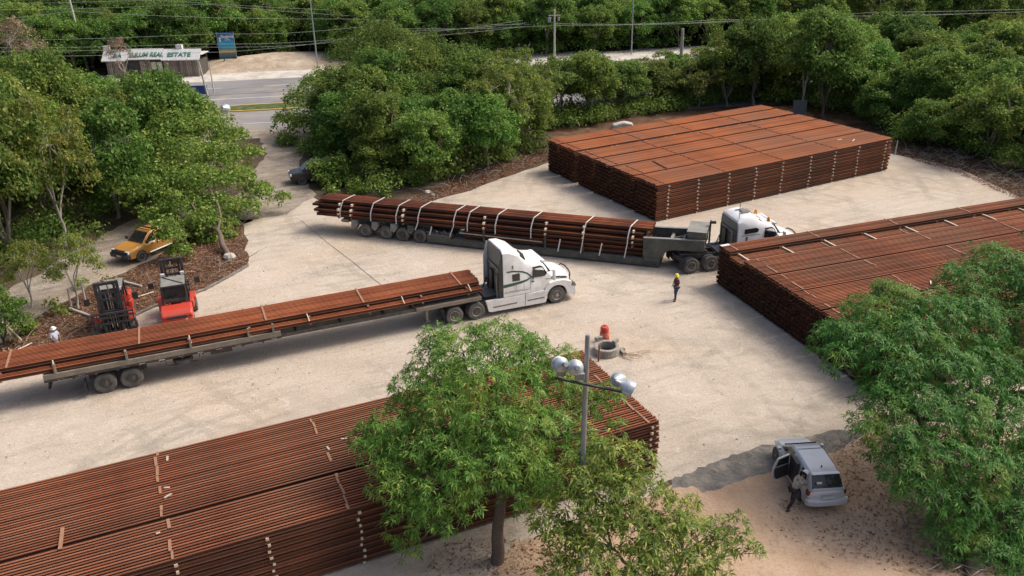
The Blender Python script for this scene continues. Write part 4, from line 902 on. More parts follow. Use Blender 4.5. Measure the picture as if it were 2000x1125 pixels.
# ------------------------------------------------ cars
REDD=plain('dark_red_lens',(.12,.008,.008),.2)
def car(root,paint,kind='hatch',L=4.1,Wd=1.68,open_door=False):
    h=Wd/2; f=L/2
    if kind=='hatch': low=[(-f,.62,.38,.72,.86),(-f+.12,.78,.24,.80,.98),(-f+.6,.82,.2,.84,.98),(-.2,.84,.18,.84,.95),(.7,.84,.18,.82,.95),(f-.9,.83,.2,.80,.93),(f-.45,.77,.22,.74,.83),(f-.2,.66,.26,.66,.74),(f-.05,.52,.3,.58,.66),(f+.02,.36,.36,.52,.58)]; top=[(-f+.06,.70,.90,.64,.99),(-f+.48,.74,.92,.62,1.44),(-f+.9,.76,.92,.62,1.49),(-.1,.77,.92,.62,1.50),(.45,.76,.92,.58,1.42),(1.12,.70,.9,.60,.97)]
    else: low=[(-f,.8,.5,.9,1.08),(-f+.1,.88,.4,.95,1.10),(-.2,.9,.35,.98,1.10),(.75,.9,.35,.98,1.12),(f-.9,.9,.38,.95,1.10),(f-.2,.86,.4,.9,1.02),(f,.74,.48,.8,.92)]; top=[(-.75 if kind=='pickup' else -f+.15,.74,1.05,.64,1.2),(-.62 if kind=='pickup' else -f+.4,.78,1.06,.66,1.72),(0,.8,1.06,.68,1.78),(.5,.79,1.06,.66,1.72),(1.25,.74,1.05,.64,1.12)]
    k=h/.84 if kind=='hatch' else h/.9
    MB().loft([ring(x,hw*k,zb,zs,hw*k*.93,zt,.06) for x,hw,zb,zs,zt in low]).build('body',paint,root,smooth=38,bevel=.02)
    MB().loft([ring(x,hw*k,zb,zb+.06,hw2*k,zt,.07) for x,hw,zb,hw2,zt in top]).build('cabin',paint,root,smooth=30,bevel=.015)
    # glazing, each pane a little proud
    def pane(P4,name,out,mat=GLASS):
        o=Vector(out); return MB().loft([[tuple(Vector(p)*1.0+o) for p in P4],[tuple(Vector(p)-o*2) for p in P4]]).build(name,mat,root)
    if kind=='hatch':
        pane([(.50,-.52*k,1.40),(.50,.52*k,1.40),(1.08,.58*k,.985),(1.08,-.58*k,.985)],'windscreen',(.022,0,.028))
        pane([(-f+.44,-.56*k,1.40),(-f+.44,.56*k,1.40),(-f+.09,.62*k,1.02),(-f+.09,-.62*k,1.02)],'rear_window',(-.03,0,.03))
        sw=[((-1.5,1.0),(-1.38,1.33),(-.98,1.36),(-.98,.99)),((-.9,.99),(-.9,1.37),(-.13,1.40),(-.13,.99)),((-.04,.99),(-.04,1.40),(.38,1.36),(.93,1.0))]
    else:
        pane([(.54,-.58*k,1.67),(.54,.58*k,1.67),(1.2,.63*k,1.16),(1.2,-.63*k,1.16)],'windscreen',(.022,0,.028))
        xr=-.70 if kind=='pickup' else -f+.22
        pane([(xr+.05,-.56*k,1.62),(xr+.05,.56*k,1.62),(xr-.05,.62*k,1.2),(xr-.05,-.62*k,1.2)],'rear_window',(-.03,0,.012))
        sw=[((-.55,1.14),(-.5,1.6),(.12,1.64),(.12,1.14)),((.2,1.14),(.2,1.64),(.48,1.6),(.98,1.16))]
        if kind!='pickup': sw.append(((-f+.35,1.16),(-f+.5,1.58),(-.65,1.62),(-.65,1.14)))
    for s in (-1,1):
        for i,w_ in enumerate(sw):
            pts=[]
            for x,z in w_:
                if kind=='hatch': y=(.755-(z-.98)/.5*.13)*k
                else: y=(.785-(z-1.12)/.6*.115)*k
                pts.append((x,s*y,z))
            if open_door and s==1 and i==1: continue
            pane(pts,'side_window',(0,s*.018,.004))
    fx=1.25 if kind=='hatch' else f-.95; rx=-1.13 if kind=='hatch' else -f+1.05; r=.30 if kind=='hatch' else .37
    for x in (fx,rx):
        for s in (-1,1):
            MB().lathe([(r+.07,s*(h+.004)),(r+.07,s*(h-.2)),(.05,s*(h-.2)),(.05,s*(h+.002)-s*.0)],24,(x,0,r),'y').build('wheel_arch',BLACKM,root)
            wheel(root,x,s*(h-.08),r,.2,RIM if kind=='hatch' else RIMD,False,s)
    for s in (-1,1):
        MB().bx(.72,.88,s*(h+.02),s*(h+.17),.95,1.08).build('mirror',BLACKM if kind!='hatch' else paint,root,bevel=.03) if kind=='hatch' else MB().bx(1.0,1.14,s*(h),s*(h+.2),1.15,1.38).build('mirror',BLACKM,root,bevel=.03)
        for x in (([-.5,.35]) if kind=='hatch' else [-.2,.6]): MB().bx(x-.1,x+.06,s*(h+.0),s*(h+.022),.80 if kind=='hatch' else 1.0,.83 if kind=='hatch' else 1.03).build('door_handle',BLACKM,root)
        if kind=='hatch':
            MB().bx(-f+.06,-f+.28,s*(h*.975),s*(h*.80),.70,.92).build('tail_light',REDD,root,bevel=.05)
            MB().bx(f-.46,f-.17,s*(h*.86),s*(h*.62),.55,.72).build('headlight',LAMPW,root,bevel=.06)
        else:
            MB().bx(f-.12,f+.015,s*(h*.92),s*(h*.55),.78,.98).build('headlight',LAMPW,root,bevel=.03)
            MB().bx(-f-.01,-f+.08,s*(h*.95),s*(h*.8),.75,1.05).build('tail_light',REDL,root,bevel=.02)
    return root
cA=R(93.5)
sc_=empty('silver_car',(11.88,28.1,0),cA,label='silver hatchback parked with its rear left door open',cat='car')
car(sc_,SILVER,'hatch',4.05,1.62,True)
MB().loft([[(-2.12,-.78,.34),(-2.12,-.78,.58),(-1.95,-.86,.60),(-1.95,-.86,.3)],[(-2.2,-.4,.34),(-2.2,-.4,.58),(-1.98,-.4,.62),(-1.98,-.4,.3)],[(-2.2,.4,.34),(-2.2,.4,.58),(-1.98,.4,.62),(-1.98,.4,.3)],[(-2.12,.78,.34),(-2.12,.78,.58),(-1.95,.86,.60),(-1.95,.86,.3)]]).build('rear_bumper',SILVER,sc_,smooth=40,bevel=.03)
MB().bx(-2.115,-2.085,-.22,.22,.62,.74).build('number_plate',PLATE,sc_)
MB().bx(-1.68,-1.50,-.55,.55,1.46,1.48).build('roof_spoiler',SILVER,sc_,bevel=.01)
MB().bx(-.02,.01,-.5,.5,1.496,1.503).build('roof_seam',GREYP,sc_)
MB().lathe([(.03,0),(.025,.05),(.001,.06)],8,(-1.2,.0,1.49)).build('aerial_base',BLACKM,sc_)
MB().prism([(-1.93,1.22),(-1.90,1.27),(-1.86,1.27),(-1.90,1.21)],.24,.44,'y').build('window_sticker',PAPER,sc_)
MB().prism([(-.88,.35),(-.88,.98),(-.8,1.38),(-.16,1.40),(-.14,.35)],.822,.70,'y').build('door_opening',BLACKM,sc_)
dr=MB().prism([(0,.32),(0,.95),(-.02,1.38),(-.62,1.34),(-.80,1.0),(-.84,.75),(-.78,.45),(-.62,.32)],-.045,.045,'y')
dob=dr.build('open_door',SILVER,sc_,bevel=.02,loc=(-.10,.83,0),rot=(0,0,-R(68)))
MB().prism([(-.06,.38),(-.06,.93),(-.78,.93),(-.78,.75),(-.72,.48),(-.6,.38)],-.07,-.046,'y').build('door_trim',BLACKM,dob)
MB().prism([(-.07,.98),(-.08,1.33),(-.59,1.29),(-.72,1.0)],-.05,.05,'y').build('door_window',GLASS,dob)
pk=empty('pickup_truck',(-25.3,55.3,0),R(-119),label='orange-yellow pickup on the dirt track under the spreading tree',cat='pickup')
car(pk,ORANGEP,'pickup',5.1,1.85)
MB().bx(2.42,2.68,-.9,.9,.45,.78).bx(2.56,2.62,-.75,.75,.78,.98).build('bull_bar',BLACKM,pk,bevel=.03)
MB().bx(2.5,2.56,-.5,.5,.78,1.0).build('grille',BLACKM,pk); MB().bx(2.685,2.70,-.2,.2,.55,.68).build('number_plate',PLATE,pk)
MB().bx(-2.45,-.85,-.78,.78,1.04,1.115).build('load_bed',BLACKM,pk)
for s in (-1,1): MB().bx(-2.5,-.8,s*.92,s*.80,1.08,1.2).build('bed_rail',BLACKM,pk); MB().tube([(-.9,s*.98,.45),(.95,s*.98,.45)],.05,8).build('side_step',CHROME,pk)
rk=MB()
for x in (-.45,0,.4): rk.bx(x-.03,x+.03,-.65,.65,1.80,1.85)
rk.build('roof_rack',BLACKM,pk)
dkc=empty('dark_car',G(618,352),R(200),label='black car parked in deep shade under the trees by the access road',cat='car')
car(dkc,DARKP,'suv',4.5,1.82)
# ------------------------------------------------ forklifts
def forklift(root,front_wide):
    MB().prism([(-1.75,.42),(-1.85,.75),(-1.80,1.22),(-1.55,1.42),(-.75,1.45),(-.6,1.0),(-.6,.42)],-.78,.78,'y').build('counterweight',REDP,root,bevel=.09,seg=3)
    MB().prism([(-.6,.40),(-.6,1.12),(.15,1.05),(.3,.62),(1.15,.62),(1.25,.40)],-.70,.70,'y').build('chassis',REDP,root,bevel=.04)
    for s in (-1,1): 
        MB().prism([(.55,.85),(.6,1.1),(1.0,1.22),(1.45,1.1),(1.55,.85),(1.4,.85),(1.0,.98),(.7,.85)],s*.98,s*.66,'y').build('front_fender',REDP,root,bevel=.03)
        wheel(root,1.1,s*.82,.43,.3,RIMD,False,s); wheel(root,-1.05,s*.70,.36,.24,RIMD,False,s)
        MB().prism([(-.5,.9),(-.5,1.35),(.1,1.35),(.2,.9)],s*.88,s*.66,'y').build('side_tank',REDP,root,bevel=.05)
        # mast uprights
        MB().bx(1.55,1.75,s*.52-.07,s*.52+.07,.15,3.25).build('mast_rail',BLACKM,root); MB().bx(1.60,1.72,s*.36-.05,s*.36+.05,.3,3.15).build('inner_mast_rail',BLACKM,root)
        MB().tube([(1.50,s*.44,.3),(1.50,s*.44,2.4)],.05,10).build('lift_ram',CHROME,root,smooth=50)
        MB().tube([(.9,s*.45,.7),(1.55,s*.52,1.6)],.05,8).build('tilt_ram',GREYP,root)
        MB().bx(1.95,3.1,s*.42-.07,s*.42+.07,.12,.17).bx(1.9,1.98,s*.42-.07,s*.42+.07,.12,.9).build('fork',BLACKM,root)
        MB().beam((.9,s*.72,1.7),(.98,s*1.15,2.0),.03,.03).bx(.93,.99,s*1.18-.14,s*1.18+.14,1.8,2.15).build('mirror',BLACKM,root)
        MB().bx(.95,1.08,s*.5-.1,s*.5+.1,2.46,2.60).build('work_lamp',LAMPW,root)
    if front_wide: MB().bx(1.26,1.32,-.72,.72,.3,1.25).build('front_plate',BLACKM,root)
    for z in (.35,1.5,3.1): MB().bx(1.58,1.74,-.45,.45,z,z+.14).build('mast_crosshead',BLACKM,root)
    for z in (2.2,2.6): MB().bx(1.60,1.72,-.31,.31,z,z+.1).build('inner_crosshead',BLACKM,root)
    w_=1.05 if front_wide else .72
    cg=MB()
    for z in (.45,.95,1.3): cg.bx(1.82,1.93,-w_,w_,z,z+.10)
    for k in range(9): y=-w_+.05+k*(2*w_-.1)/8; cg.bx(1.84,1.90,y-.025,y+.025,.4,1.55)
    cg.bx(1.82,1.93,-w_,w_,1.52,1.6); cg.build('fork_carriage',BLACKM,root)
    if front_wide: MB().bx(1.78,2.05,-1.12,1.12,.30,.46).bx(1.80,2.0,-1.12,-1.0,.1,.9).bx(1.80,2.0,1.0,1.12,.1,.9).build('wide_frame',BLACKM,root,bevel=.01)
    MB().tube([(1.65,-.12,.5),(1.65,-.12,2.6)],.03,6).tube([(1.65,.12,.5),(1.65,.12,2.6)],.03,6).tube([(1.7,0,.6),(1.7,.05,3.1),(1.66,.2,2.2)],.025,6).build('mast_chains',CHROME,root)
    # cab
    cf=MB()
    for s in (-1,1):
        cf.beam((.98,s*.62,1.0),(.72,s*.58,2.42),.08,.08).beam((-.62,s*.62,1.4),(-.52,s*.58,2.42),.08,.08).beam((-.52,s*.58,2.42),(.72,s*.58,2.42),.08,.08)
    cf.beam((.72,-.62,2.42),(.72,.62,2.42),.08,.08).beam((-.52,-.62,2.42),(-.52,.62,2.42),.08,.08)
    cf.build('cab_frame',BLACKM,root)
    MB().bx(-.55,.75,-.6,.6,2.46,2.50).build('cab_roof',LOWTOP,root,bevel=.015)
    MB().beam((-.5,-.5,2.52),(.7,.5,2.52),.05,.03).build('roof_bar',BLACKM,root)
    MB().prism([(-.66,1.46),(-.56,2.38),(-.53,2.38),(-.63,1.46)],-.52,.52,'y').build('rear_window',GLASS,root)
    MB().prism([(.97,1.1),(.76,2.36),(.73,2.36),(.94,1.1)],-.54,.54,'y').build('windscreen',GLASS,root)
    MB().bx(-.45,.05,-.27,.27,1.15,1.3).bx(-.5,-.36,-.27,.27,1.3,1.9).build('seat',BLACKM,root,bevel=.04)
    MB().bx(-1.86,-1.78,-.5,.5,1.03,1.18).build('grille',BLACKM,root,bevel=.02)
    MB().bx(-1.87,-1.80,-.35,.35,.76,.83).build('tow_slot',BLACKM,root)
    for s in (-1,1): MB().bx(-1.82,-1.74,s*.62-.08,s*.62+.08,1.0,1.12).build('rear_light',REDL,root); MB().beam((-.55,s*.5,2.5),(-.55,s*.5,2.72),.05,.05).build('lamp_post',BLACKM,root)
A5=R(-70); d5=Vector((math.cos(A5),math.sin(A5),0)); p5=Vector((-22.2,42.0,0))-d5*1.9
f1=empty('forklift',p5,A5,label='forklift seen from the front, tall black mast with a wide black fork frame',cat='forklift',group='red forklifts by the verge'); forklift(f1,True)
A6=R(110); d6=Vector((math.cos(A6),math.sin(A6),0)); p6=Vector((-19.0,42.9,0))+d6*1.35
f2=empty('forklift',p6,A6,label='bright red forklift seen from behind, grey cab roof and red counterweight',cat='forklift',group='red forklifts by the verge'); forklift(f2,False)
f1.scale=(1.06,1.06,1.06); f2.scale=(1.08,1.08,1.0)
# ------------------------------------------------ people
SKIN=plain('brown_skin',(.24,.12,.075),.6,dirt=0); NAVY=plain('navy_cloth',(.025,.03,.055),.9,dirt=.2); JEANS=plain('blue_jeans',(.035,.06,.12),.9,dirt=.3,dirtc=(.1,.12,.16)); HELY=plain('yellow_hard_hat',(.85,.72,.05),.4,dirt=0); HELW=plain('white_hard_hat',(.8,.8,.78),.4,dirt=0)
DARKC=plain('black_cloth',(.015,.015,.018),.9,dirt=.2); MAROON=plain('maroon_shirt',(.12,.03,.03),.9,dirt=.2); SHIRTW=plain('pale_blue_white_shirt',(.5,.53,.62),.9,dirt=.3,scale=9,dirtc=(.08,.09,.16)); BOOT=plain('black_boots',(.02,.018,.016),.7,dirt=.4); VESTL=plain('reflective_band',(.6,.62,.6),.4); HAIR=plain('black_hair',(.01,.01,.01),.8,dirt=0)
CAMO=plain('patterned_shirt',(.38,.36,.30),.9,dirt=1,scale=9,dirtc=(.035,.03,.03))
def skin_obj(name,V,E,Rd,mat,parent,roots=(0,),sub=2):
    import bmesh
    me=bpy.data.meshes.new(name); me.from_pydata(V,E,[]); b=bmesh.new(); b.from_mesh(me); ly=b.verts.layers.skin.verify(); b.verts.ensure_lookup_table()
    for i,r in enumerate(Rd): b.verts[i][ly].radius=(r,r) if not hasattr(r,'__len__') else r; b.verts[i][ly].use_root=i in roots
    b.to_mesh(me); b.free(); o=link(name,me,parent,mat)
    m=o.modifiers.new('skin','SKIN'); m.use_smooth_shade=True; s=o.modifiers.new('sub','SUBSURF'); s.levels=sub; s.render_levels=sub
    return o
def person(loc,rz,J,shirt,trousers,hat,label,vest=None,band=True):
    """J: dict of joint positions in metres, x forward, y left, z up"""
    e=empty('person',loc,rz,label=label,cat='person'); g=lambda k:J[k]
    hip,chest,neck,head=map(Vector,(g('hip'),g('chest'),g('neck'),g('head')))
    V=[hip];Rd=[(.13,.10)];E=[];ix={'hip':0}
    def add(k,p,r,par): ix[k]=len(V); V.append(Vector(p)); Rd.append(r); E.append((ix[par],ix[k]))
    add('chest',chest,(.15,.10),'hip'); add('neck',neck,.05,'chest'); add('head0',neck.lerp(head,.55),.072,'neck'); add('head',head,.088,'head0'); add('crown',head+(head-neck).normalized()*.07,.07,'head')
    roots=[0]
    for s,S_ in ((1,'L'),(-1,'R')):
        add('sh'+S_,g('sh'+S_),.055,'chest'); add('el'+S_,g('el'+S_),.040,'sh'+S_); add('wr'+S_,g('wr'+S_),.027,'el'+S_)
        w=Vector(g('wr'+S_)); d=(w-Vector(g('el'+S_))).normalized(); add('pa'+S_,w+d*.08,(.036,.02),'wr'+S_)
        side=d.cross(Vector((0,0,1))); side=side.normalized() if side.length>.1 else Vector((1,0,0)); pal=side.cross(d)
        for k in range(5):
            b=w+d*(.06 if k else .02)+side*((k-2.5)*.018 if k else -.03); n0=len(V)
            ln=(.045,.075,.085,.08,.06)[k]; dd=(d+(side*-.7 if k==0 else Vector((0,0,0)))).normalized()
            V.append(b);Rd.append(.011);V.append(b+dd*ln*.5+pal*.008);Rd.append(.010);V.append(b+dd*ln+pal*.03);Rd.append(.008); E.append((n0,n0+1));E.append((n0+1,n0+2)); roots.append(n0)
        add('th'+S_,Vector(g('th'+S_)),.085,'hip'); add('kn'+S_,g('kn'+S_),.058,'th'+S_); add('an'+S_,g('an'+S_),.04,'kn'+S_)
        a=Vector(g('an'+S_)); add('toe'+S_,a+Vector(g('foot'))*.16+Vector((0,0,-.05)),(.04,.03),'an'+S_)
    skin_obj('body',[tuple(v) for v in V],E,Rd,SKIN,e,roots,2)
    # face: nose, eyes, ears, mouth and hair on the head
    fd=Vector(g('foot')).normalized(); sd2=Vector((-fd.y,fd.x,0))
    MB().lathe([(.001,-.012),(.014,0),(.001,.03)],6,head+fd*.095).build('nose',SKIN,e)
    for s in (-1,1): MB().lathe([(.001,-.01),(.011,0),(.001,.01)],6,head+fd*.083+sd2*s*.03+Vector((0,0,.025))).build('eye',HAIR,e); MB().lathe([(.001,-.03),(.018,0),(.001,.03)],6,head+sd2*s*.092).build('ear',SKIN,e)
    MB().beam(head+fd*.09+sd2*.02+Vector((0,0,-.045)),head+fd*.09-sd2*.02+Vector((0,0,-.045)),.012,.008).build('mouth',MAROON,e)
    MB().lathe([(.094,-.02),(.096,.02),(.08,.06),(.001,.09)],12,head-fd*.018).build('hair',HAIR,e,smooth=60)
    # clothes
    sv=[hip,chest,neck.lerp(chest,.35)]; se=[(0,1),(1,2)]; sr=[(.16,.125),(.18,.13),.09]
    for S_ in 'LR':
        n0=len(sv); sv+= [Vector(g('sh'+S_)),Vector(g('sh'+S_)).lerp(Vector(g('el'+S_)),.85 if shirt!=DARKC else .95)]; sr+=[.075,.058]; se+=[(1,n0),(n0,n0+1)]
    skin_obj('shirt',[tuple(v) for v in sv],se,sr,shirt,e)
    tv=[hip+Vector((0,0,.02))]; te=[]; tr_=[(.155,.13)]
    for S_ in 'LR':
        n0=len(tv); tv+=[Vector(g('th'+S_)),Vector(g('kn'+S_)),Vector(g('an'+S_))+Vector((0,0,.03))]; tr_+=[.105,.078,.062]; te+=[(0,n0),(n0,n0+1),(n0+1,n0+2)]
    skin_obj('trousers',[tuple(v) for v in tv],te,tr_,trousers,e)
    ft=Vector(g('foot'))
    for S_ in 'LR':
        a=Vector(g('an'+S_)); skin_obj('boot',[tuple(a),tuple(a+Vector((0,0,-.055))),tuple(a+ft*.17+Vector((0,0,-.06)))],[(0,1),(1,2)],[.055,.05,(.045,.035)],BOOT,e)
    if vest:
        ve=skin_obj('vest',[tuple(hip+Vector((0,0,.05))),tuple(chest),tuple(neck.lerp(chest,.3))],[(0,1),(1,2)],[(.18,.15),(.2,.155),(.12,.10)],vest,e)
    if hat:
        up=(head-neck).normalized(); b=MB().lathe([(.135,-.005),(.14,.0),(.118,.012),(.115,.05),(.095,.10),(.055,.128),(.001,.135)],18,(0,0,0)); o=b.build('hard_hat',hat,e,smooth=50,loc=head+up*.035); o.rotation_euler=up.to_track_quat('Z','Y').to_euler()
        bb=MB().prism([(.08,-.002),(.185,-.012),(.185,-.004),(.08,.014)],-.07,.07,'y').build('hat_brim',hat,o)
    return e
ST=dict(hip=(0,0,.92),chest=(0,0,1.25),neck=(0,0,1.45),head=(.03,0,1.60),shL=(0,.17,1.38),shR=(0,-.17,1.38),elL=(.02,.25,1.12),elR=(.05,-.25,1.12),wrL=(.18,.16,.98),wrR=(.2,-.14,1.0),thL=(0,.09,.88),thR=(0,-.09,.88),knL=(.05,.11,.50),knR=(.02,-.11,.5),anL=(0,.13,.09),anR=(-.05,-.13,.09),foot=(1,0,0))
person(G(1320,587),R(200),dict(ST,knL=(.12,.11,.5),anL=(.12,.13,.09),anR=(-.06,-.13,.09)),MAROON,JEANS,HELY,'worker in a yellow hard hat, dark vest and blue jeans on the yard',vest=NAVY)
person(G(117,694),R(-30),dict(ST),SHIRTW,JEANS,HELW,'worker in a white hard hat behind the loaded flatbed at the left')
lean=dict(hip=(-.12,0,.86),chest=(.12,0,1.14),neck=(.27,0,1.30),head=(.38,0,1.40),shL=(.18,.17,1.25),shR=(.18,-.17,1.25),elL=(.36,.22,1.05),elR=(.36,-.22,1.02),wrL=(.56,.12,1.02),wrR=(.55,-.12,1.0),thL=(-.12,.09,.83),thR=(-.12,-.09,.83),knL=(.05,.12,.48),knR=(-.22,-.14,.46),anL=(.02,.14,.09),anR=(-.52,-.16,.10),foot=(1,0,0))
p3=person((10.88,26.42,0),R(28),lean,CAMO,DARKC,HELW,'person in white hard hat and black trousers leaning on the silver car')
bag=skin_obj('shoulder_bag',[(.30,-.1,1.02),(.42,.0,.92),(.5,.1,1.0)],[(0,1),(1,2)],[.09,.12,.09],CAMO,None); bag.location=p3.location; bag.rotation_euler=(0,0,R(28)); tag(bag,'patterned bag held against the silver car rear by the leaning person','bag')
# ------------------------------------------------ well, barrel, floodlight pole
CONC=ground_mat('old_concrete',((.22,.20,.17),(.36,.33,.29),(.48,.45,.40)),.3,3,bump=.6)
GALV=plain('galvanised_steel',(.36,.38,.39),.45,metal=.5,dirt=.35,scale=4,dirtc=(.2,.2,.19))
wl=empty('well_ring',(4.93,39.1,0),0,label='round concrete well ring on the yard beside the red barrel',cat='well')
MB().lathe([(.70,0),(.68,.42),(.62,.44),(.50,.44),(.47,.40),(.47,.02),(.47,.0)],28).build('ring',CONC,wl,smooth=35)
MB().lathe([(.47,.0),(.47,.03),(.001,.03)],24).build('dark_bottom',BLACKM,wl)
blk=MB().bx(-.2,.2,-.09,.09,0,.2).mesh(); blk.materials.append(CONC)
for k,(x,y,z,a_) in enumerate(((.5,.25,.44,.9),(.78,.1,0,.3),(.85,-.2,0,1.9),(-.35,.6,.44,.4))): link('loose_block',blk,wl,None,(x,y,z),(0,0,a_))
RPAINT=plain('red_plastic',(.60,.06,.03),.5,dirt=.4,scale=4,dirtc=(.35,.12,.08))
br=empty('traffic_barrel',(4.97,40.45,0),0,label='faded red plastic traffic barrel standing behind the well ring',cat='barrel')
MB().lathe([(.29,0),(.30,.05),(.275,.07),(.27,.3),(.255,.31),(.25,.55),(.235,.56),(.23,.8),(.20,.84),(.20,.88),(.13,.9),(.001,.9)],22).build('drum',RPAINT,br,smooth=35)
MB().lathe([(.262,.33),(.255,.52)],22).build('faded_band',plain('faded_pink_band',(.62,.22,.16),.6,dirt=.5,scale=6,dirtc=(.4,.1,.06)),br)
MB().bx(-.08,.08,-.02,.02,.9,.96).build('handle',RPAINT,br)
MB().tube([(0,0,0),(.02,0,.95)],.045,8).build('steel_post',RUST,loc=G(1169,706),label='short rusty steel post in front of the well ring',cat='post')
rp=MB(); rr=random.Random(3)
for k in range(9):
    a=Vector((rr.uniform(-.2,.5),rr.uniform(-.3,.3),.03)); pts=[a]
    for j in range(5): a=a+Vector((rr.uniform(0,.35),rr.uniform(-.25,.12),rr.uniform(-.01,.05))); a.z=max(.02,a.z); pts.append(a)
    rp.tube(pts,.018,5)
rp.build('rope_tangle',TIMBER,loc=G(1213,694),label='tangle of tan rope and twigs lying right of the well ring',cat='rope')
lp=empty('floodlight_pole',(2.23,23.16,0),0,label='tall grey floodlight pole rising from the low olive-green tree',cat='light pole')
MB().tube([(0,0,0),(.0,0,4.6),(.09,0,9.45)],[.13,.10,.075],14).build('pole',GALV,lp,smooth=50)
MB().tube([(.05,0,3.6),(.07,0,3.9)],.135,14).tube([(.09,0,9.45),(.09,0,9.52)],[.08,.06],12).build('collar',GALV,lp,smooth=50)
zA=7.95
aL=G(1083,738,zA)-lp.location; aR=G(1218,766,zA)-lp.location
MB().beam(aL,aR,.07,.07).build('cross_arm',CHASS,lp)
def flood(parent,pos,aim,r=.24):
    o=bpy.data.objects.new('floodlight',None); col.objects.link(o); o.parent=parent; o.location=pos; o.rotation_euler=Vector(aim).to_track_quat('X','Z').to_euler()
    MB().lathe([(.08,-.18),(.13,-.10),(.24,0),(r-.015,.12),(r,.24),(r+.015,.25),(r-.01,.25),(.22,.02),(.08,-.08)],20,(0,0,0),'x').build('reflector',plain('pale_spun_aluminium',(.55,.60,.63),.35,metal=.4,dirt=.2,scale=5),o,smooth=45)
    MB().tube([(-.18,0,0),(-.36,0,0)],[.085,.07],12).build('lamp_neck',GALV,o,smooth=45)
    return o
fa=flood(lp,G(1097,712,zA+.62)-lp.location,(-.35,.85,-.45)); fb_=flood(lp,G(1125,718,zA+.60)-lp.location,(-.1,.9,-.45)); fc=flood(lp,G(1222,755,zA+.22)-lp.location,(.75,-.25,-.35),.27); fd_=flood(lp,G(1206,742,zA+.25)-lp.location,(.5,.75,-.5),.2)
for o,(px,py) in ((fa,(1096,726)),(fb_,(1132,734))):
    q=G(px,py,zA+.2)-lp.location; MB().bx(-.15,.15,-.1,.1,-.12,.12).build('ballast_box',GALV,lp,bevel=.02,loc=q)
# ------------------------------------------------ far side: shack, billboard, poles, wires
LOGM=plain('grey_weathered_logs',(.30,.245,.20),.9,dirt=.7,scale=2,dirtc=(.13,.10,.08),vary=.8); ROOFW=plain('white_roof_sheet',(.70,.70,.67),.6,dirt=.3)
S0=G(392,149); S1=G(212,152); sdx=(S1-S0).normalized(); SA=math.atan2(sdx.y,sdx.x)
sh=empty('roadside_office',S0,SA,label='long low log-walled office with white roof sign beyond the highway',cat='building')
# local x runs to the left along the front, -y... the front faces the road at +y (turned frame)
SL=(S1-S0).length
lg=MB().tube([(0,0,0),(0,0,2.35)],.13,7).mesh('log',50); lg.materials.append(LOGM)
x=.1; rr=random.Random(2)
while x<SL:
    if not (5.2<x<7.0) and not (8.6<x<10.6):
        o=link('log',lg,sh,None,(x,rr.uniform(-.03,.03),0)); o.scale=(1,1,rr.uniform(.96,1.02)+(.0))
    x+=.27
MB().bx(0,SL,-3.6,-.15,0,2.2).build('back_room',CHASS,sh)
MB().bx(5.1,7.1,-.14,-.08,.1,2.3).build('entrance_wall',BLACKM,sh)
for k in range(2):
    w_=MB().bx(5.35+k*.85,6.1+k*.85,-.08,-.04,.5,2.1).build('window_pane',plain('bright_window',(.62,.6,.5),.4),sh); MB().bx(5.30+k*.85,5.35+k*.85,-.08,.02,.3,2.2).build('window_frame',LOGM,w_)
MB().bx(8.7,10.5,-.14,-.08,.1,2.3).build('doorway',BLACKM,sh)
def roof(x0,x1,z0,z1,y0,y1,nm):
    MB().prism([(y0,z0),(y0,z0+.12),(y1,z1+.12),(y1,z1)],x0,x1,'x').build(nm,ROOFW,sh)
roof(-.35,5.2,2.35,3.65,.45,-1.0,'sign_board'); roof(5.2,10.4,2.5,3.75,.35,-1.2,'sign_board'); roof(10.4,SL+.35,2.35,3.6,.45,-1.0,'sign_board')
MB().bx(-.3,SL+.3,-3.8,-.9,2.9,3.0).build('roof',ROOFW,sh)
for x in (2.9,13.6): MB().bx(x-.45,x+.45,-1.6,-1.0,3.5,4.35).build('roof_unit',ROOFW,sh,bevel=.04)
def text(body,size,mat,parent,loc,rot,name='lettering',ext=.02,sx=1,bold=0.0):
    cu_=bpy.data.curves.new('t','FONT'); cu_.body=body; cu_.size=size; cu_.extrude=ext; cu_.align_x='CENTER'; cu_.align_y='CENTER'; cu_.offset=bold
    to=bpy.data.objects.new('t',cu_); col.objects.link(to); bpy.context.view_layer.update(); dg=bpy.context.evaluated_depsgraph_get()
    me=bpy.data.meshes.new_from_object(to.evaluated_get(dg)); bpy.data.objects.remove(to); o=link(name,me,parent,mat,loc,rot); o.scale=(sx,1,1); return o
GL=plain('green_letters',(.02,.18,.13),.6)
sl=math.atan2(1.45,1.3)
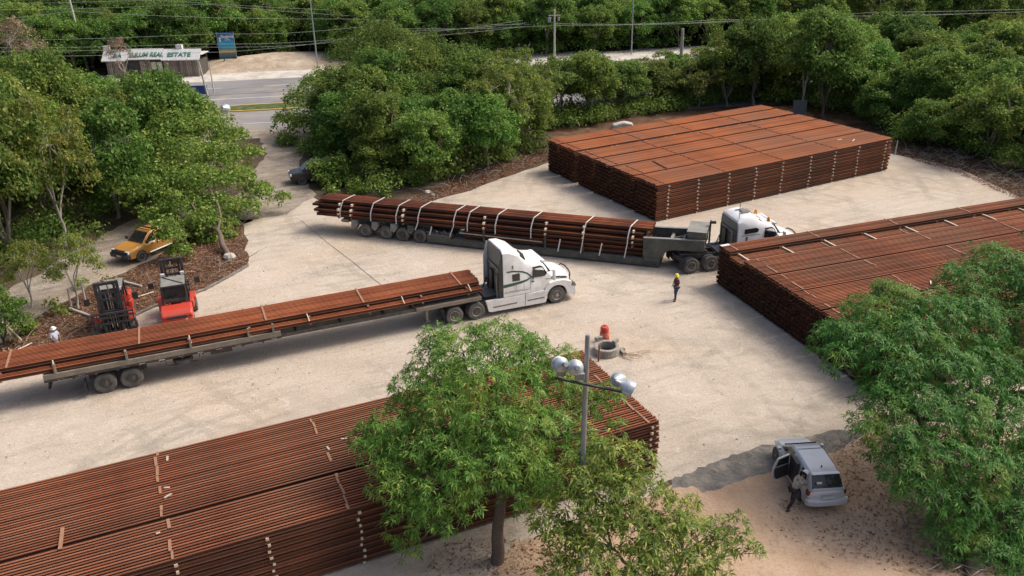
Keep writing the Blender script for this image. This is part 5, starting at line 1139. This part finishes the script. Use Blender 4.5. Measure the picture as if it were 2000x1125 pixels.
# lettering lies on the sloping sign boards, reads left to right seen from the road
for body,xc,z_,sx in (('BA',SL-1.9,0,1.0),('TULUM REAL',7.5,.08,.84),('ESTATE',2.7,0,.98)):
    text(body,1.05,GL,sh,(xc,-.16,3.05+z_+.03),(R(180-0)-(math.pi-math.atan2(1.3,1.45)) if False else math.atan2(1.3,-1.45)*0+R(42),0,math.pi),sx=sx,bold=.02)
bb=empty('billboard',G(449,129),R(8),label='tall blue advertising billboard on posts right of the roadside office',cat='billboard')
a=NT('billboard_print'); tc=a.coord('Generated'); sp=a.n('ShaderNodeSeparateXYZ'); a.l(tc,sp.inputs[0]); nz=a.noise(tc,5,3); zz=a.math('ADD',sp.outputs[2],a.math('MULTIPLY',a.math('SUBTRACT',nz,.5),.10))
a.col(a.ramp(zz,[(0,(.02,.05,.07)),(.13,(.03,.16,.22)),(.2,(.18,.13,.07)),(.28,(.55,.42,.25)),(.34,(.25,.28,.12)),(.42,(.02,.30,.40)),(.6,(.01,.36,.60)),(.8,(.02,.16,.42)),(1,(.02,.06,.18))])); a.p.inputs['Roughness'].default_value=.5
MB().bx(-1.2,1.2,-.08,.08,1.1,5.0).build('panel',a.m,bb)
for s in (-1,1): MB().bx(s*.7-.06,s*.7+.06,.0,.12,0,1.1).build('post',CHASS,bb); MB().bx(s*1.23-.03,s*1.23+.03,-.1,.1,1.08,5.02).build('frame',GALV,bb)
text('Bogavia',.62,PAPER,bb,(.25,-.09,4.4),(R(90),0,0),bold=.015); text('Lofts',.42,PAPER,bb,(.25,-.09,3.92),(R(90),0,0))
MB().bx(-.98,-.72,-.095,-.081,3.6,4.3).build('white_mark',PAPER,bb)
bd=MB(); rr=random.Random(12)
def pole(name,base,h,r,label,cat='pole',mat=None,arm=True,lean=(0,0)):
    e=empty(name,base,0,label=label,cat=cat); MB().tube([(0,0,0),(lean[0],lean[1],h)],[r,r*.7],10).build('shaft',mat or CONC,e,smooth=50)
    if arm: MB().beam((lean[0]*.9-.9,0,h-.9),(lean[0]*.9+.9,.25,h-.9),.12,.12).build('cross_arm',mat or CONC,e)
    return e
PALE=plain('pale_concrete_pole',(.50,.48,.43),.8,dirt=.3)
pole('utility_pole',G(172,138),12,.2,'pale concrete utility pole left of the roadside office','utility pole',PALE,False,(-.45,0))
e_=pole('utility_pole',G(1083,123),7.7,.17,'utility pole with a transformer beyond the wood in the middle','utility pole',PALE,True)
MB().lathe([(.22,0),(.25,.1),(.25,.6),(.2,.7),(.001,.72)],12,(-.75,0,5.9)).build('transformer',GALV,e_,smooth=40); MB().lathe([(.14,0),(.15,.5),(.001,.52)],10,(.6,0,6.1)).build('insulator',GALV,e_)
pole('street_lamp',G(621,133),13,.11,'thin steel street lamp post beyond the highway behind the spreading tree','street lamp',GALV,False)
pole('street_lamp',G(1100,92),13,.13,'pale lamp post just right of the transformer pole','street lamp',PALE,False)
pole('street_lamp',G(1233,106),13,.11,'grey lamp post between the transformer pole and the thick short post','street lamp',GALV,False)
pole('short_post',G(1329,132),5.4,.28,'thick short grey concrete post beside the white sand verge','post',CONC,False)
pole('sign_post',G(418,180),3.6,.09,'thin pale marker post at the far road edge by the median','post',PALE,False)
e_=pole('light_pole',Vector((-31.19,89.13,0)),7.6,.12,'leaning grey light pole with one white floodlight beside the near road lane','light pole',PALE,False,(-.7,0))
q=GY(437,211,89.0)-Vector((-31.19,89.13,0)); MB().beam((-.3,0,q.z-.5),(q.x,q.y,q.z-.5),.07,.07).build('cross_arm',GALV,e_)
flood(e_,q,(.15,.85,-.5),.36).scale=(1.5,1.5,1.5)
bs=empty('road_sign',G(398,236),R(5),label='small blue and white board beside the near road lane above the treetops',cat='sign')
MB().bx(-.06,.06,-.04,.04,0,3.0).build('post',GALV,bs); MB().bx(-1.0,1.0,-.08,-.04,3.0,4.0).build('board',plain('blue_board',(.02,.06,.22),.5),bs); MB().bx(-.75,-.25,-.09,-.08,3.3,3.8).build('white_square',PAPER,bs)
# overhead lines
WIREM=plain('pale_cable',(.34,.36,.32),.6,dirt=0)
wires=[([(-300,60),(138,22),(700,37),(1080,47),(1500,36),(2300,8)],128,'cable at the crossarm level of the concrete pole, running across the frame'),
 ([(-300,4),(300,0),(1000,30),(1500,20),(2300,-12)],133,'uppermost cable crossing before the far wood'),
 ([(-200,78),(420,66),(700,53),(1080,50),(1600,32),(2300,8)],122,'cable passing just above the billboard top'),
 ([(-200,98),(400,92),(700,78),(1085,44)],120,'cable crossing the middle of the billboard, ending at the transformer pole'),
 ([(-200,90),(380,86),(720,72),(1082,30)],126,'thin cable a little above the one crossing the billboard'),
 ([(-200,108),(450,101),(760,62),(1082,38)],118,'lowest cable, passing low in front of the billboard'),
 ([(-200,18),(400,8),(900,40),(1081,28),(1500,14),(2300,-14)],131,'cable sagging from the top left to the transformer pole top'),
 ([(1084,46),(1400,38),(1700,24),(2300,2)],125,'lower cable leaving the transformer pole to the right')]
for pts,Y,lb_ in wires:
    q=[]
    for i in range(len(pts)-1):
        for k in range(6):
            t=k/6; x=pts[i][0]+(pts[i+1][0]-pts[i][0])*t; y=pts[i][1]+(pts[i+1][1]-pts[i][1])*t+5*math.sin(math.pi*t); q.append(GY(x,y,Y+(x-500)*.012))
    MB().tube([p for p in q],.018,4).build('power_line',WIREM,label=lb_,cat='cable',group='overhead cables')
# ------------------------------------------------ odds and ends on the verge
def tube_thing(name,a,b,r,mat,label,cat): MB().tube([a,b],[r,r*.9],8).build(name,mat,label=label,cat=cat)
def gz(px,py,z): return G(px,py,z)
tube_thing('fallen_post',gz(136,603,.12),gz(177,617,.08),.09,PALE,'fallen white concrete post lying left of the mast forklift','post')
tube_thing('fallen_post',gz(238,549,.15),gz(277,559,.08),.08,PALE,'fallen pale post on the verge above the two forklifts','post')
for i,(x,y,h,l) in enumerate([(140,602,1.3,'stub of a pale fence post at the foot of the fallen post'),(167,590,1.5,'slim pale fence post standing before the dirt track'),(1069,300,1.5,'pale fence post at the left corner of the far stack'),(1748,302,1.3,'grey stub post at the right corner of the far stack')]):
    MB().tube([(0,0,0),(.04,.02,h)],[.07,.05],7).build('fence_post',PALE,loc=G(x,y),label=l,cat='post')
for i,(a_,b_,l) in enumerate([((238,590),(300,570),'long thin branch propped on the verge between the forklifts'),((20,690),(62,670),'split yellowish plank on the leaf litter at the left edge'),((30,702),(70,682),'second split plank, nearest the flatbed at the left edge'),((5,630),(42,664),'leaning brown stick at the left edge')]):
    tube_thing('branch',gz(*a_,.12),gz(*b_,.1 if i<3 else .6),.05,TIMBER,l,'branch')
MB().prism([(-1.2,0),(-1.0,.55),(.2,.8),(1.1,.6),(1.3,0)],-.5,.5,'y').build('white_boulder',SHOULD,bevel=.15,seg=3,loc=G(1215,252),label='white boulder behind the rear edge of the far stack',cat='boulder')
MB().bx(-.75,.75,-.12,.12,0,1.7).build('block_wall',plain('shaded_grey_block',(.20,.21,.21),.9,dirt=.6),bevel=.02,loc=G(1560,226),rot=(0,0,.1),label='short grey block wall in the shade behind the far stack',cat='wall')
rk_=MB().lathe([(.001,-.05),(.5,0),(.62,.25),(.45,.5),(.001,.6)],8); rme=rk_.mesh('rock',30); rme.materials.append(SHOULD)
for i,(x,y,s,l) in enumerate([(449,506,.75,'pale rock against the foot of the spreading tree'),(835,378,.5,'left one of the two white rocks on the litter by the yard'),(846,383,.35,'small right one of the two white rocks on the litter by the yard')]):
    o=link('rock',rme,None,None,G(x,y),(0,0,i),label=l,cat='rock'); o.scale=(s,s*.8,s)
# kerb strip along the yard's left verge
km=MB(); pts=[G(*q) for q in ((-40,735),(60,708),(130,682),(185,655),(230,632),(300,600),(345,586),(400,567),(450,540),(484,520))]
for a_,b_ in zip(pts[:-1],pts[1:]): km.beam(a_+Vector((0,0,.05)),b_+Vector((0,0,.05)),.22,.14)
km.build('kerb',CEMENT,kind='structure')
DEADL=leaf_mat('pale_dry_leaves',[(0,(.16,.085,.045)),(.4,(.28,.165,.09)),(.8,(.42,.28,.17)),(1,(.55,.42,.29))],.1,.8,.1,.01)
# ------------------------------------------------ ground cover: litter, undergrowth
def scatter(name,polys,n,mat,size,zmax=.04,seed=1,wr=.5,dens=None):
    rg=np.random.default_rng(seed); C_=[]
    for poly,cnt in zip(polys,n):
        xs=[a[0] for a in poly]; ys=[a[1] for a in poly]; k=0
        while k<cnt:
            x=rg.uniform(min(xs),max(xs)); y=rg.uniform(min(ys),max(ys))
            if inside((x,y),poly) and (dens is None or rg.random()<dens(x,y)): C_.append((x,y,rg.uniform(.01,zmax))); k+=1
    c=np.array(C_); m=len(c); nr=norm(np.stack([rg.normal(size=m)*.5,rg.normal(size=m)*.5,np.ones(m)],1)); a=norm(np.cross(nr,rand_dir(m,rg))); sz=size*rg.uniform(.6,1.4,m)
    v,f=leaves(c,a,nr,sz,sz*wr,.0,.2); return link(name,np_mesh(name,v,f),None,mat,kind='stuff')
bank=to_xy(P((-60,720),(20,660),(110,602),(180,562),(300,508),(360,470),(400,440),(470,440),(485,520),(400,566),(300,596),(230,628),(130,678),(40,712)))
bank2=to_xy(P((760,402),(870,360),(960,320),(1060,285),(1075,312),(940,362),(840,394)))
bank3=to_xy(P((1745,300),(1830,290),(1900,310),(2040,360),(2040,410),(1950,375),(1860,335),(1800,318)))
poly_sheet('leafy_bank',[Vector((a,b,0)) for a,b in bank],.014,LITTER,.25,.8,seed=31)
poly_sheet('leafy_bank',[Vector((a,b,0)) for a,b in bank2],.014,LITTER,.3,.9,seed=32)
scatter('leaf_litter',[bank,bank2,bank3],[11000,7000,6000],DEADM,.14,.08,5)
cl=to_xy(P((1560,880),(1700,835),(1800,850),(2000,900),(2000,1125),(1800,1125),(1660,1100),(1500,1060),(1480,1000),(1560,960)))
tr0=G(970,1100); 
scatter('leaf_litter',[cl],[5200],DEADL,.14,.03,6,.35,lambda x,y: .12+.88*min(1,max(0,(x-10.0)/5.0)))
scatter('leaf_litter',[to_xy(P((860,1060),(1060,1050),(1100,1125),(830,1125)))],[800],DEADL,.13,.03,7,.35)
scatter('pebbles',[to_xy(P((-20,760),(480,540),(640,420),(1000,360),(1280,450),(1400,600),(1600,840),(1300,930),(1000,680),(0,940)))],[1500],SHOULD,.09,.03,8,.9)
# dry twigs heaped along the verges
def twigs(name,areas,n,seed,L=1.0,mat=BARK2,r=.014):
    rr=random.Random(seed); m=MB()
    for poly,c in zip(areas,n):
        xs=[a[0] for a in poly]; ys=[a[1] for a in poly]; k=0
        while k<c:
            x=rr.uniform(min(xs),max(xs)); y=rr.uniform(min(ys),max(ys))
            if not inside((x,y),poly): continue
            k+=1; a=rr.uniform(0,6.28); l=L*rr.uniform(.4,1.6); z=rr.uniform(.03,.3); p=Vector((x,y,z)); q=p+Vector((math.cos(a)*l,math.sin(a)*l,rr.uniform(-.1,.5)*l)); q.z=max(.03,q.z); md=(p+q)/2+Vector((rr.uniform(-.15,.15),rr.uniform(-.15,.15),.08))*l; m.tube([p,md,q],[r*rr.uniform(1,2.2),r*1.2,r*.5],4)
    m.build(name,mat,kind='stuff')
twigs('dry_twigs',[bank,bank2,bank3,to_xy(P((1760,1000),(1900,960),(2000,1000),(2000,1125),(1800,1125)))],[70,110,230,110],4,mat=BARK)
# undergrowth: leafy clumps to the ground through the woods
def undergrowth(name,pts,mat,seed,per=230,rad=(.6,1.3),size=.24):
    rg=np.random.default_rng(seed); V=[];F=[];nv=0
    for (x,y,s) in pts:
        r=rg.uniform(*rad)*s; v,f=clump_leaves((x,y,r*.55),r,int(per*s),rg,size,.85); V.append(v);F.append(f+nv);nv+=len(v)
    return link(name,np_mesh(name,np.concatenate(V),np.concatenate(F)),None,mat,kind='stuff')
def fringe(pts_px,n,w,seed,s=(.6,1.3)):
    rr=random.Random(seed); L_=[G(*q) for q in pts_px]; out=[]
    for a_,b_ in zip(L_[:-1],L_[1:]):
        d=(b_-a_); nrm=Vector((-d.y,d.x,0)).normalized(); k=max(1,int(d.length*n))
        for i in range(k):
            p=a_+d*rr.random()+nrm*rr.uniform(*w); out.append((p.x,p.y,rr.uniform(*s)))
    return out
ug=fringe([(600,372),(660,385),(760,388),(850,372),(950,335),(1040,298),(1085,262)],1.6,(.2,3.5),1)
ug+=fringe([(1085,258),(1300,222),(1500,192),(1560,205)],3.2,(.2,3.5),2,(.8,1.7))
ug2=fringe([(1600,212),(1680,240),(1750,285),(1850,298),(1950,330),(2060,372)],2.2,(1.0,5),3,(.8,1.7))
ug3=fringe([(-60,565),(60,515),(150,465),(225,425),(310,395),(420,378)],2.0,(.3,4),4,(.7,1.5))
ug4=fringe([(-30,700),(60,650),(150,575),(230,540)],.7,(-.8,.8),5,(.3,.7))
poly_sheet('leafy_bank',P((1068,318),(1110,330),(1300,296),(1500,262),(1745,300),(1800,290),(1640,215),(1560,190),(1400,205),(1200,225),(1080,255)),.011,LITTER,.3,1,seed=35)
undergrowth('undergrowth',ug,LEAF_F,11); undergrowth('undergrowth',ug2,LEAF_F,12,260); undergrowth('undergrowth',ug3,LEAF_F,13); undergrowth('undergrowth',ug4,LEAF_Y,14,140)
sm_=MB(); n_=18
mc=H(-1,46,0); rg=np.random.default_rng(3); vs_=[];fs_=[]
for i in range(n_+1):
    for j in range(n_+1):
        u=i/n_*2-1; v=j/n_*2-1; q=mc+hx*(u*13)+hy*(v*7); q.z=max(-.05,1.5*max(0,1-u*u)*max(0,1-v*v)+rg.uniform(-.08,.08)-.03); vs_.append(tuple(q))
for i in range(n_):
    for j in range(n_): a_=i*(n_+1)+j; fs_.append((a_,a_+n_+1,a_+n_+2,a_+1))
sm_.add(vs_,fs_); sm_.build('sand_mound',ground_mat('mound_sand',((.38,.28,.19),(.52,.42,.31),(.66,.58,.46)),.3,.5,bump=1.0),smooth=60,kind='structure')
fw_=[]; rr=random.Random(55)
for i in range(330):
    ss=rr.uniform(-120,190); 
    if -31<ss<-9: continue
    tt=rr.uniform(41,45) if not -13<ss<7 else rr.uniform(52,57); q=H(ss,tt); fw_.append((q.x,q.y,rr.uniform(1.0,2.2)))
undergrowth('undergrowth',fw_,LEAF_F,21,170,(.9,1.5),.3)
uq=fringe([(1440,200),(1560,210),(1640,225),(1700,250)],2.0,(.5,5),6,(.8,1.8)); undergrowth('undergrowth',uq,LEAF_F,22,220)
rr=random.Random(77); uw=[]
for (p,k,s,rz,lab,nm) in placed:
    for j in range(1): uw.append((p[0]+rr.uniform(-2,2),p[1]+rr.uniform(-2,2),rr.uniform(.8,1.6)))
undergrowth('undergrowth',uw,LEAF_F,15,150,(.9,1.7),.32)

CABM=plain('dusty_cable',(.30,.26,.21),.9)
cbl=[G(x,y,.03) for x,y in ((585,428),(640,474),(690,512),(730,545),(790,588),(840,618))]
MB().tube(cbl,.013,5).build('cable_on_ground',CABM,label='thin dark cable lying across the yard behind the low-bed trailer',cat='cable')
